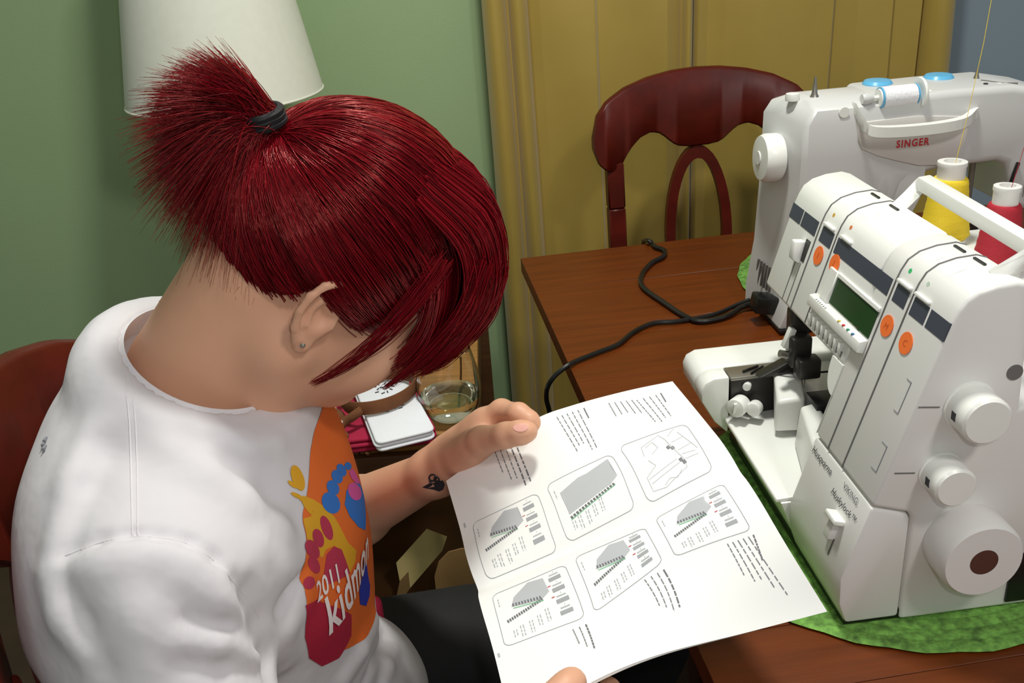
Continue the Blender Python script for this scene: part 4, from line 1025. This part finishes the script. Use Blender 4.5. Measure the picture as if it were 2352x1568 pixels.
# ponytail fan
def pony(n, seed):
    r = np.random.default_rng(seed); k = 16
    u_ = r.random(n); th = np.radians(118+u_**.9*138); L = np.interp(u_, [0, .15, .35, .6, 1], [.052, .068, .086, .098, .118])*(.74+.36*r.random(n))
    dep = r.normal(size=n)*.30; cl = r.integers(0, 90, n); th = th+np.random.default_rng(5).normal(size=90)[cl]*.07; dep = dep*.6+np.random.default_rng(6).normal(size=90)[cl]*.2
    Dir = np.stack([np.cos(th), dep, np.sin(th)], -1); Dir /= np.linalg.norm(Dir, axis=-1, keepdims=True)
    D0 = (-HF*.75+HU*.66+HR*.05); D0 = D0/np.linalg.norm(D0)
    start = tiep+r.normal(size=(n, 3))*.0045; out = []
    for t in np.linspace(0, 1, k):
        w = min(1, t*1.5)
        p = start+D0*(.016*math.sin(min(1, t*1.6)*math.pi/2))+Dir*(L*(t**1.25))[:, None]
        p[:, 2] -= .014*t**2.4*(1-.5*np.sin(th)); out.append(p)
    return np.stack(out, 1), r.random(n)
Pp, tp = pony(5200, 11)
strands_mesh('ponytail', Pp, .0005*np.linspace(1, .2, 16), tp, hair_m, hairp)['kind'] = 'stuff'
m = MB()
for q in range(3):
    c0 = tiep+(-HF*.75+HU*.66)*(.002+.004*q)
    e1 = HR; e2 = np.cross(e1, (-HF*.75+HU*.66)/np.linalg.norm(-HF*.75+HU*.66))
    m.tube([c0+(e1*math.cos(a)+e2*math.sin(a))*.0135 for a in np.linspace(0, 2*math.pi, 25)[:-1]], .0032, 8, True)
m.build('hair_tie', mat('black_elastic', srgb(14, 14, 18), .7), hairp, world=True)
# short nape hair and stray curls
def nape(n, seed):
    r = np.random.default_rng(seed); k = 10
    s = np.stack([-.088+.05*r.random(n), -.045-.022*r.random(n), -.05+.10*r.random(n)], -1)
    P0 = skull(s, 0); out = []; dr = r.normal(size=(n, 3))*.3+np.array([-.75, -.1, -.55]); dr /= np.linalg.norm(dr, axis=-1, keepdims=True); L = .008+.012*r.random(n)
    up = HU*.6-HF*.4
    for t in np.linspace(0, 1, k): out.append(P0+dr*(L*t)[:, None]+up[None]*(.008*math.sin(math.pi*t*.9)))
    return np.stack(out, 1), r.random(n)
Pn, tn = nape(380, 21)
strands_mesh('nape_hair', Pn, .00024*np.linspace(1, .3, 10), tn, fuzz_m, hairp)['kind'] = 'stuff'
curl = []
rr = np.random.default_rng(31)
for q in range(26):
    j = rr.normal(size=3)*.003
    pts = [PY(470, 610, .79)+j, PY(420+rr.normal()*8, 650, .765)+j, PY(385+rr.normal()*8, 690, .755)+j, PY(375+rr.normal()*6, 725, .750)+j, PY(390+rr.normal()*8, 752, .750)+j*2]
    curl.append(spline(pts, 14))
strands_mesh('nape_curl', np.array(curl), .00026*np.linspace(1, .4, 14), rr.random(26), fuzz_m, hairp)['kind'] = 'stuff'
# earring, brow, lashes
er = hl(-.006, -.024, .0855); MB().lathe([(.0005, -.0022), (.0022, 0), (.0005, .0022)], tuple(er), tuple(HR), 10).build('earring', steel_m, per, world=True)
for sg_ in (-1, 1):
    MB().tube(spline([hl(.094, .026, sg_*.012), hl(.094, .031, sg_*.028), hl(.084, .027, sg_*.045)], 12), .002, 6).build('eyebrow', mat('brow_hair', srgb(70, 36, 26), .7), per, world=True)
    MB().tube(spline([hl(.091, .002, sg_*.02), hl(.093, -.001, sg_*.031), hl(.086, .001, sg_*.043)], 12), .0012, 6).build('eyelashes', mat('lash_hair', srgb(40, 26, 22), .7), per, world=True)
from mathutils.geometry import delaunay_2d_cdt
# ================================================================== booklet
edge_t = [(1025, 1105, .800), (1130, 1030, .795), (1228, 964, .792), (1320, 930, .800), (1440, 898, .806), (1545, 876, .812)]
mid_f = [(1060, 1225, .725), (1180, 1165, .722), (1300, 1106, .724), (1410, 1060, .728), (1520, 1012, .733), (1625, 974, .738)]
spine = [(1095, 1350, .650), (1215, 1300, .652), (1335, 1247, .655), (1455, 1192, .658), (1580, 1132, .662), (1700, 1080, .667)]
mid_n = [(1135, 1500, .575), (1262, 1447, .583), (1390, 1395, .590), (1525, 1340, .597), (1660, 1285, .604), (1797, 1237, .610)]
edge_b = [(1180, 1690, .492), (1295, 1605, .512), (1400, 1546, .530), (1530, 1498, .546), (1715, 1452, .562), (1900, 1404, .576)]
NA_, NBk = 49, 41
rows = [spline([PY(*p) for p in r_], NA_) for r_ in (edge_t, mid_f, spine, mid_n, edge_b)]
GRID = np.zeros((NBk*2-1, NA_, 3))
for a in range(NA_):
    far = spline([rows[0][a], rows[1][a], rows[2][a]], NBk); near = spline([rows[2][a], rows[3][a], rows[4][a]], NBk)
    GRID[:NBk, a] = far; GRID[NBk-1:, a] = near
def gnorm(G):
    n = np.cross(np.gradient(G, axis=1), np.gradient(G, axis=0)); n /= np.linalg.norm(n, axis=-1, keepdims=True)
    if n[..., 2].mean() < 0: n = -n
    return n
GN = gnorm(GRID)
# pages swell a little each side of the spine
bb_ = np.linspace(-1, 1, NBk*2-1); swell = .0045*np.exp(-((np.abs(bb_)-.22)/.2)**2)-.004*np.exp(-(bb_/.06)**2)
GRID = GRID+GN*swell[:, None, None]; GN = gnorm(GRID)
def solid(G, N, t0, t1):
    nb, na = G.shape[:2]; T = (G+N*t0[..., None] if np.ndim(t0) else G+N*t0); B = G+N*t1
    V = np.concatenate([T.reshape(-1, 3), B.reshape(-1, 3)]); idx = np.arange(nb*na).reshape(nb, na); o = nb*na
    q = np.stack([idx[:-1, :-1], idx[:-1, 1:], idx[1:, 1:], idx[1:, :-1]], -1).reshape(-1, 4); e = []
    for ln in (idx[0], idx[-1], idx[:, 0], idx[:, -1]): e.append(np.stack([ln[:-1], ln[1:], ln[1:]+o, ln[:-1]+o], -1))
    return V, np.concatenate([q, q[:, ::-1]+o]+e)
bk = thing('instruction_booklet', 'open white instruction booklet with stitch diagrams held in both hands', 'booklet', tuple(GRID[NBk-1, NA_//2]))
Vb, Fb = solid(GRID, GN, -.0026, -.0034); npmesh('cover', Vb, Fb, paper_m, bk, world=True, angle=50)
pages = []
for k, (s0, s1) in enumerate(((0, NBk), (NBk-1, 2*NBk-1))):
    for L_, (t0, t1) in enumerate(((-.0013, -.0025), (-.0004, -.0012), (0, -.0003))):
        G = GRID[s0:s1].copy(); N_ = GN[s0:s1]
        dirv = (GRID[0 if k == 0 else -1]-GRID[NBk-1])
        edge = np.linspace(1, 0, s1-s0) if k == 0 else np.linspace(0, 1, s1-s0)
        G = G+dirv[None]*(edge[:, None, None]*(-.004*(2-L_) if k else .004*(L_-2)+.004))*.9
        Vb, Fb = solid(G, N_, t0, t1); o = npmesh('page', Vb, Fb, paper_m, bk, world=True, angle=50)
    pages.append(o)
# print measured on the page
PG = proj(GRID.reshape(-1, 3)).reshape(GRID.shape[0], GRID.shape[1], 2)
_fa = np.linspace(0, NA_-1, 400); _fb = np.linspace(0, 2*NBk-2, 400)
def gsample(A, fb, fa):
    fb = np.clip(fb, 0, A.shape[0]-1.001); fa = np.clip(fa, 0, A.shape[1]-1.001); i, j = fb.astype(int), fa.astype(int); u, v = (fb-i)[..., None], (fa-j)[..., None]
    return A[i, j]*(1-u)*(1-v)+A[i+1, j]*u*(1-v)+A[i, j+1]*(1-u)*v+A[i+1, j+1]*u*v
_FB, _FA = np.meshgrid(_fb, _fa, indexing='ij'); _PP = gsample(PG, _FB, _FA)
def ab(px, py):
    d = ((_PP-np.array([px, py]))**2).sum(-1); i = np.unravel_index(np.argmin(d), d.shape); fb, fa = _FB[i], _FA[i]
    for _ in range(4):
        p = gsample(PG, np.array([fb]), np.array([fa]))[0]; pb = gsample(PG, np.array([fb+.3]), np.array([fa]))[0]; pa = gsample(PG, np.array([fb]), np.array([fa+.3]))[0]
        J = np.stack([(pb-p)/.3, (pa-p)/.3], 1); s_ = np.linalg.lstsq(J, np.array([px, py])-p, rcond=None)[0]; fb += np.clip(s_[0], -2, 2); fa += np.clip(s_[1], -2, 2)
    return fb, fa
Z5 = lambda x, y: (1000+x*.4578, 850+y*.4578)
class Print:
    def __init__(s): s.V = []; s.F = []
    def poly(s, pts, lift=.0003):  # pts in (fb,fa)
        b = len(s.V); lo = np.min(pts, 0); hi = np.max(pts, 0); G = [(x, y) for x in np.arange(lo[0]+.6, hi[0], 1.2) for y in np.arange(lo[1]+.6, hi[1], 1.2)]
        ov, oe, of, *_ = delaunay_2d_cdt([Vector((float(p[0]), float(p[1]))) for p in list(pts)+G], [], [list(range(len(pts)))], 1, 1e-5)
        fb = np.array([p[0] for p in ov]); fa = np.array([p[1] for p in ov])
        P = gsample(GRID, fb, fa)+gsample(GN, fb, fa)*lift; s.V += [tuple(p) for p in P]; s.F += [tuple(b+i for i in q) for q in of]
    def strip(s, pts, w, lift=.0003, n=None):  # polyline of (fb,fa) -> thin quads of metric width w
        Q = []
        for a, b in zip(pts[:-1], pts[1:]):
            k = max(2, int(math.hypot(b[0]-a[0], b[1]-a[1])/1.5)+1)
            for t in np.linspace(0, 1, k)[:(None if b is pts[-1] else -1)]: Q.append((a[0]+(b[0]-a[0])*t, a[1]+(b[1]-a[1])*t))
        fb = np.array([q[0] for q in Q]); fa = np.array([q[1] for q in Q]); P = gsample(GRID, fb, fa); N_ = gsample(GN, fb, fa); P = P+N_*lift
        T = np.gradient(P, axis=0); T /= np.linalg.norm(T, axis=-1, keepdims=True)+1e-9; e = np.cross(N_, T); b0 = len(s.V)
        for p, q in zip(P-e*w/2, P+e*w/2): s.V += [tuple(p), tuple(q)]
        for i in range(len(Q)-1): s.F.append((b0+2*i, b0+2*i+1, b0+2*i+3, b0+2*i+2))
    def build(s, name, m, par):
        if not s.F: return
        me = bpy.data.meshes.new(name); me.from_pydata(s.V, [], s.F); finish(me, m, False); return add(name, me, par, True)
def zab(x, y): return ab(*Z5(x, y))
# ---- diagram boxes: corners in the measured view, order A(left top) B(right top) C D
BOX = [[(185, 770), (510, 615), (615, 905), (265, 1055)], [(555, 580), (880, 420), (1005, 690), (670, 865)], [(920, 385), (1255, 270), (1395, 500), (1075, 670)],
       [(285, 1130), (650, 975), (750, 1240), (350, 1390)], [(700, 940), (1050, 790), (1140, 960), (800, 1215)], [(1105, 745), (1440, 570), (1585, 800), (1205, 935)]]
def bil(C, u, v): return (C[0][0]*(1-u)*(1-v)+C[1][0]*u*(1-v)+C[2][0]*u*v+C[3][0]*(1-u)*v, C[0][1]*(1-u)*(1-v)+C[1][1]*u*(1-v)+C[2][1]*u*v+C[3][1]*(1-u)*v)
r_ = random.Random(3)
for bi_, C in enumerate(BOX):
    page = pages[0 if bi_ < 3 else 1]; CA = [zab(*c) for c in C]
    U = lambda u, v: bil(CA, u, v)
    fr = Print(); pl = [U(.5+a, .5+b) for a, b in rrect(1, 1, .09, 5)]; fr.strip(pl+[pl[0]], .00055); box_o = fr.build('diagram_frame', dial_ink, page)
    if bi_ == 2:
        p = Print()
        for seg in ([(.22, .30), (.25, .14), (.55, .05), (.60, .16), (.62, .3), (.66, .5), (.70, .66), (.68, .8), (.3, .93), (.12, .9), (.12, .68), (.3, .55), (.24, .4)], [(.3, .17), (.42, .12), (.45, .25), (.33, .32)], [(.66, .12), (.80, .02)], [(.66, .25), (.85, .22)], [(.68, .45), (.92, .4)], [(.7, .55), (.9, .58)], [(.72, .66), (.92, .66)], [(.14, .72), (.6, .6)], [(.15, .8), (.62, .68)], [(.3, .9), (.4, .84), (.5, .88), (.6, .8)], [(.82, .1), (.88, .3), (.95, .55)]):
            p.strip([U(*q) for q in seg], .0005)
        p.build('diagram_drawing', lgrey_ink, box_o)
        p = Print()
        for (u0, v0) in ((.55, .30), (.60, .34), (.62, .62), (.65, .68)): p.poly([U(u0, v0), U(u0+.05, v0-.02), U(u0+.06, v0+.05), U(u0+.01, v0+.06)])
        p.build('diagram_detail', grey_ink, box_o)
        continue
    p = Print()
    if bi_ == 1: sh_ = [(.12, .22), (.42, .12), (.55, .12), (.92, .05), (.93, .38), (.80, .48), (.45, .58), (.14, .66)]
    else: sh_ = [(.26, .22), (.48, .04), (.68, .08), (.70, .36), (.58, .45), (.40, .42), (.2, .38)]
    p.poly([U(*q) for q in sh_]); p.build('cloth_drawing', lgrey_ink, box_o)
    p = Print()
    a, b = ((.14, .72), (.86, .50)) if bi_ == 1 else ((.10, .60), (.60, .44))
    n = 16
    for i in range(n):
        t0 = i/n; t1 = t0+.6/n; f = lambda t, w: U(a[0]+(b[0]-a[0])*t, a[1]+(b[1]-a[1])*t+w)
        p.poly([f(t0, -.02), f(t1, -.02), f(t1+.02, .03), f(t0+.02, .03)], .0005)
    if bi_ != 1:
        a, b = (.22, .38), (.60, .44)
        for i in range(10):
            t0 = i/10; t1 = t0+.05; f = lambda t, w: U(a[0]+(b[0]-a[0])*t, a[1]+(b[1]-a[1])*t+w)
            p.poly([f(t0, -.05), f(t1, -.05), f(t1, .0), f(t0, .0)], .0005)
    p.build('stitch_drawing', stitch_ink, box_o)
    p = Print(); f = lambda t, w: U(a[0]+(b[0]-a[0])*t, a[1]+(b[1]-a[1])*t+w)
    p.strip([f(0, .035), f(1, .035)], .0006, .0005); p.build('green_line', green_ink, box_o)
    # captions: small dashes
    p = Print()
    cap = [(.06, .30, .14), (.15, .78, .9), (.24, .74, .93), (.36, .72, .92), (.47, .68, .86), (.58, .62, .84)]
    for (u, v0, v1) in cap:
        for k in range(2):
            v = v0
            if v1 < v0: v, v1 = v1, v0
            while v < v1:
                dv = r_.uniform(.03, .06); p.strip([U(u+.035*k, v), U(u+.035*k, min(v+dv, v1))], .0009); v += dv+.02
    p.build('caption_text', lgrey_ink, box_o)
    if bi_ != 1:
        p = Print(); q = Print(); rd = Print()
        for k in range(4):
            v = .10+k*.205; u = .80
            p.poly([U(u-.07, v+.03), U(u+.08, v+.03), U(u+.08, v+.12), U(u-.07, v+.12)]) if False else p.poly([U(u-.06, v+.04), U(u+.10, v+.03), U(u+.10, v+.10), U(u-.06, v+.11)])
            q.strip([U(u-.04, v-.01), U(u+.08, v-.015)], .0012); q.strip([U(u+.02, v-.06), U(u+.03, v-.06)], .001)
            if k in (1, 2): rd.strip([U(u-.1, v-.02), U(u-.06, v-.025)], .0008)
        p.build('dial_drawing', dial_ink, box_o); q.build('dial_caption', lgrey_ink, box_o); rd.build('red_note', red_ink, box_o)
# ---- text blocks: lines run down the measured view
def block(p0, p1, q0, q1, n, page, bold=0, cover=(.0, 1)):
    """lines from edge p0->p1 (starts) to q0->q1 (ends)"""
    P0, P1, Q0, Q1 = zab(*p0), zab(*p1), zab(*q0), zab(*q1); pr = Print(); pb = Print()
    for i in range(n):
        t = i/max(1, n-1); s0 = (P0[0]+(P1[0]-P0[0])*t, P0[1]+(P1[1]-P0[1])*t); s1 = (Q0[0]+(Q1[0]-Q0[0])*t, Q0[1]+(Q1[1]-Q0[1])*t)
        u = 0; end = r_.uniform(.75, 1)
        while u < end:
            du = r_.uniform(.06, .15); a = (s0[0]+(s1[0]-s0[0])*u, s0[1]+(s1[1]-s0[1])*u); b = (s0[0]+(s1[0]-s0[0])*min(u+du, end), s0[1]+(s1[1]-s0[1])*min(u+du, end))
            (pb if i < bold else pr).strip([a, b], .0013 if i < bold else .0009); u += du+.025
    pr.build('text_block', grey_ink, page); pb.build('heading_text', head_ink, page)
F_, N__ = pages
block((400, 360), (300, 410), (490, 590), (350, 540), 5, F_, 2)
block((745, 190), (745, 190), (775, 250), (775, 250), 1, F_, 1)
block((715, 200), (610, 235), (815, 400), (720, 420), 5, F_)
block((1130, 115), (1130, 115), (1160, 165), (1160, 165), 1, F_, 1)
block((1105, 125), (1010, 150), (1200, 255), (1110, 265), 4, F_); block((985, 150), (870, 165), (1040, 220), (910, 235), 5, F_)
block((755, 1275), (690, 1300), (800, 1400), (730, 1390), 3, N__, 1)
block((1145, 1000), (1050, 1050), (1240, 1240), (1140, 1220), 4, N__, 1)
block((1595, 825), (1595, 825), (1650, 980), (1650, 980), 1, N__, 1)
block((1570, 835), (1465, 870), (1790, 1160), (1560, 1050), 5, N__)
pn = Print(); pn.strip([zab(145, 768), zab(152, 790)], .0018); pn.build('page_number', lgrey_ink, F_)
pn = Print(); pn.strip([zab(316, 1420), zab(322, 1440)], .0018); pn.build('page_number', lgrey_ink, N__)
# ------------------------------------------------------------------ shirt seams and chest print
from mathutils.geometry import delaunay_2d_cdt
def cast(bvh, px, py):
    d = ray(px, py); d = d/np.linalg.norm(d); loc, n, i, dist = bvh.ray_cast(Vector(CO), Vector(d))
    return (None, None) if loc is None else (np.array(loc), np.array(n))
def seam(name, pix, n, r, off, m):
    P = []
    for x, y in spline([np.array(p, float) for p in pix], n):
        l, nn = cast(SHIRT_BVH, x, y)
        if l is not None and (not P or np.linalg.norm(l-P[-1]) < .03): P.append(l+nn*off)
    return MB().tube([tuple(p) for p in P], r, 6).build(name, m, shirt, world=True, angle=80)
seam('armhole_seam', [(150, 1275), (230, 1245), (300, 1232), (365, 1234), (430, 1247), (490, 1285), (540, 1340), (580, 1392), (596, 1420)], 60, .0007, -.0003, rib_m)
seam('shoulder_seam', [(285, 860), (296, 960), (300, 1060), (302, 1150), (304, 1228)], 40, .0008, -.0002, rib_m)
seam('shoulder_seam', [(299, 866), (310, 960), (314, 1060), (315, 1150), (316, 1228)], 40, .0007, -.0002, rib_m)
for x, y in ((100, 1012), (96, 1022), (98, 1031)):
    l, nn = cast(SHIRT_BVH, x+6, y)
    if l is not None: MB().box(tuple(l+nn*.0004), (.002, .005, .004)).build('back_print', grey_ink, shirt, world=True)
def yz(px, py):
    l, nn = cast(SHIRT_BVH, px, py)
    return None if l is None else (l[1], l[2])
def drape(name, poly, m, lift, parent=None, step=.003):
    """flat print outline in (y,z) laid onto the chest"""
    P = []
    n = len(poly)
    for i in range(n):
        a = np.array(poly[i]); b = np.array(poly[(i+1) % n]); k = max(1, int(np.linalg.norm(b-a)/step))
        for t in range(k): P.append(tuple(a+(b-a)*t/k))
    nb_ = len(P); lo = np.min(P, 0); hi = np.max(P, 0)
    G = [(y, z) for y in np.arange(lo[0]+step/2, hi[0], step) for z in np.arange(lo[1]+step/2, hi[1], step)]
    vs = [Vector(p) for p in P+G]
    ov, oe, of, *_ = delaunay_2d_cdt(vs, [], [list(range(nb_))], 1, 1e-5)
    V = []; ok = []
    for p in ov:
        loc, nn, i, ds = SHIRT_BVH.ray_cast(Vector((.05, p[0], p[1])), Vector((-1, 0, 0)))
        if loc is None: V.append((0, 0, 0)); ok.append(False)
        else: V.append(tuple(loc+nn*lift)); ok.append(loc.x > -.215)
    Fc = [tuple(f) for f in of if all(ok[i] for i in f)]
    if not Fc: return None
    me = bpy.data.meshes.new(name); me.from_pydata(V, [], Fc); me.validate(); finish(me, m, True, 180)
    return add(name, me, parent or shirt, True)
def pm(n, *c): return mat(n, srgb(*c), .8, .03)
CY, CZ, EA, EB = .757, .832, .135, .103
ell = lambda cy, cz, a, b, rot=0, n=40: [(cy+a*math.cos(t)*math.cos(rot)-b*math.sin(t)*math.sin(rot), cz+a*math.cos(t)*math.sin(rot)+b*math.sin(t)*math.cos(rot)) for t in np.linspace(0, 2*math.pi, n, endpoint=False)]
oval = drape('print_oval', ell(CY, CZ, EA, EB, 0, 64), pm('orange_print', 222, 104, 34), .00062)
Z4 = lambda x, y: (620+.394*x, 950+.394*y)
def zpoly(pts): return [q for q in (yz(*Z4(*p)) for p in pts) if q is not None]
def zell(cx, cy, a, b, rot=0, n=22): return [(cx+a*math.cos(t)*math.cos(rot)-b*math.sin(t)*math.sin(rot), cy+a*math.cos(t)*math.sin(rot)+b*math.sin(t)*math.cos(rot)) for t in np.linspace(0, 2*math.pi, n, endpoint=False)]
def pr(name, pts, m, lift): return drape(name, zpoly(pts), m, lift)
ye, bl_, pk, mg, cr_, nv = pm('yellow_print', 214, 158, 26), pm('blue_print', 44, 112, 196), pm('pink_print', 214, 84, 160), pm('magenta_print', 178, 44, 74), pm('crimson_print', 170, 26, 56), pm('navy_print', 36, 52, 170)
pr('footprint_sole', [(190, 478), (250, 500), (310, 540), (370, 600), (420, 690), (450, 750), (500, 800), (492, 860), (462, 925), (430, 870), (372, 768), (322, 790), (302, 838), (252, 800), (212, 730), (196, 650), (190, 612), (232, 600), (250, 572), (205, 525), (168, 502)], ye, .00083)
for e_ in ((158, 375, 34, 78, -.35), (128, 412, 12, 34, -.9), (155, 478, 12, 40, -1.1), (215, 545, 14, 55, -.6)): pr('toe_print', zell(*e_), ye, .00090)
for e_ in ((350, 520, 50, 66, -.5), (362, 432, 34, 46, -.5), (386, 368, 30, 42, -.5), (412, 330, 25, 40, -.5), (450, 306, 20, 24, -.4)): pr('toe_print', zell(*e_), bl_, .00104)
pr('footprint_sole', [(440, 450), (480, 402), (520, 410), (543, 480), (552, 560), (550, 680), (510, 660), (460, 600), (430, 530)], bl_, .00097)
pr('pink_print', zell(488, 455, 36, 54, -.4), pk, .00111); pr('pink_print', [(455, 340), (478, 320), (505, 370), (520, 405), (500, 410), (470, 380)], pk, .00108)
pr('footprint_sole', [(325, 820), (368, 772), (412, 790), (442, 870), (462, 930), (400, 965), (330, 995), (308, 940)], mg, .00104)
for e_ in ((325, 665, 30, 75, -.35), (276, 725, 31, 56, -.3), (242, 790, 36, 60, -.5), (252, 880, 30, 54, -.4), (225, 985, 32, 38, .3)): pr('toe_print', zell(*e_), mg, .00101)
pr('print_base', [(203, 1115), (270, 1080), (330, 1110), (470, 1170), (470, 1290), (400, 1420), (300, 1468), (225, 1420), (200, 1300)], cr_, .00090)
pr('navy_print', [(540, 850), (560, 880), (578, 1000), (575, 1060), (555, 1120), (520, 1110), (515, 1030), (535, 930)], nv, .00104)
def text_dense(body):
    Vt, Ft = text_geo(body, 1.0, 0, 1.05, .018); bm = bmesh.new(); vs = [bm.verts.new(v) for v in Vt]
    for q in Ft:
        try: bm.faces.new([vs[i] for i in q])
        except ValueError: pass
    for _ in range(2): bmesh.ops.subdivide_edges(bm, edges=[e for e in bm.edges if e.calc_length() > .12], cuts=1, use_grid_fill=True); bmesh.ops.triangulate(bm, faces=bm.faces)
    bm.verts.index_update(); o = [tuple(v.co) for v in bm.verts], [tuple(v.index for v in q.verts) for q in bm.faces]; bm.free(); return o
def chest_text(body, p0, p1, h, m, lift):
    Vt, Ft = text_dense(body); w = max(v[0] for v in Vt); a, b = np.array(p0), np.array(p1); L = np.linalg.norm(b-a); e1 = (b-a)/L; e2 = np.array([-e1[1], e1[0]])
    V = []; ok = []
    for v in Vt:
        p = a+e1*(v[0]/w*L)+e2*(v[1]*h/.7); loc, nn, i, ds = SHIRT_BVH.ray_cast(Vector((.05, p[0], p[1])), Vector((-1, 0, 0)))
        V.append((0, 0, 0) if loc is None else tuple(loc+nn*lift)); ok.append(loc is not None)
    me = bpy.data.meshes.new('print_lettering'); me.from_pydata(V, [], [f for f in Ft if all(ok[i] for i in f)]); finish(me, m, False); return add('print_lettering', me, shirt, True)
wp = pm('white_print', 238, 226, 226)
t0, t1 = yz(*Z4(325, 1290)), yz(*Z4(548, 880))
chest_text('kidmon', t0, (t1[0]+.012, t1[1]), .036, wp, .0022)
t0, t1 = yz(*Z4(264, 1098)), yz(*Z4(396, 978))
chest_text('2011', t0, t1, .0165, wp, .0020)
# ------------------------------------------------------------------ wrist tattoo
Z6 = lambda x, y: (820+.3304*x, 1050+.3304*y)
def skin_patch(pts):
    V = []
    for x, y in pts:
        l, nn = cast(BODY_BVH, *Z6(x, y))
        if l is not None: V.append(tuple(l+nn*.0005))
    return V
tat = mat('tattoo_ink', srgb(34, 34, 44), .6, .1)
m = MB()
for pl in ([(455, 206), (480, 192), (505, 178), (530, 180), (520, 195), (500, 208), (480, 214)], [(480, 214), (520, 205), (560, 200), (575, 215), (560, 232), (535, 222)], [(530, 180), (560, 160), (600, 160), (612, 185), (600, 220), (570, 236), (545, 220), (540, 200)]):
    V = skin_patch(pl)
    if len(V) > 2: m._add(V, [tuple(range(len(V)))])
for cx, cy, rx, ry in ((528, 140, 24, 22), (555, 150, 16, 16)):
    V = skin_patch([(cx+rx*math.cos(t), cy+ry*math.sin(t)) for t in np.linspace(0, 2*math.pi, 20)])
    if len(V) > 10: m.tube(V, .0009, 5)
V = skin_patch([(505, 160), (515, 175), (530, 185)])
if len(V) == 3: m.tube(V, .0009, 5)
m.build('wrist_tattoo', tat, per, world=True)

# thumb nails
def nail(cx, cy, ax, ay, rot):
    pts = []
    for t in np.linspace(0, 2*math.pi, 18, endpoint=False):
        x = cx+ax*math.cos(t)*math.cos(rot)-ay*math.sin(t)*math.sin(rot); y = cy+ax*math.cos(t)*math.sin(rot)+ay*math.sin(t)*math.cos(rot)
        l, nn = cast(BODY_BVH, x, y)
        if l is not None: pts.append(l+nn*.0005)
    l, nn = cast(BODY_BVH, cx, cy)
    if l is None or len(pts) < 10: return
    b = MB(); b._add([tuple(p) for p in pts]+[tuple(l+nn*.0007)], [(i, (i+1) % len(pts), len(pts)) for i in range(len(pts))]); b.build('thumbnail', mat('nail', srgb(226, 170, 156), .3), per, world=True, angle=80)
nail(1196, 982, 17, 9, -.05)
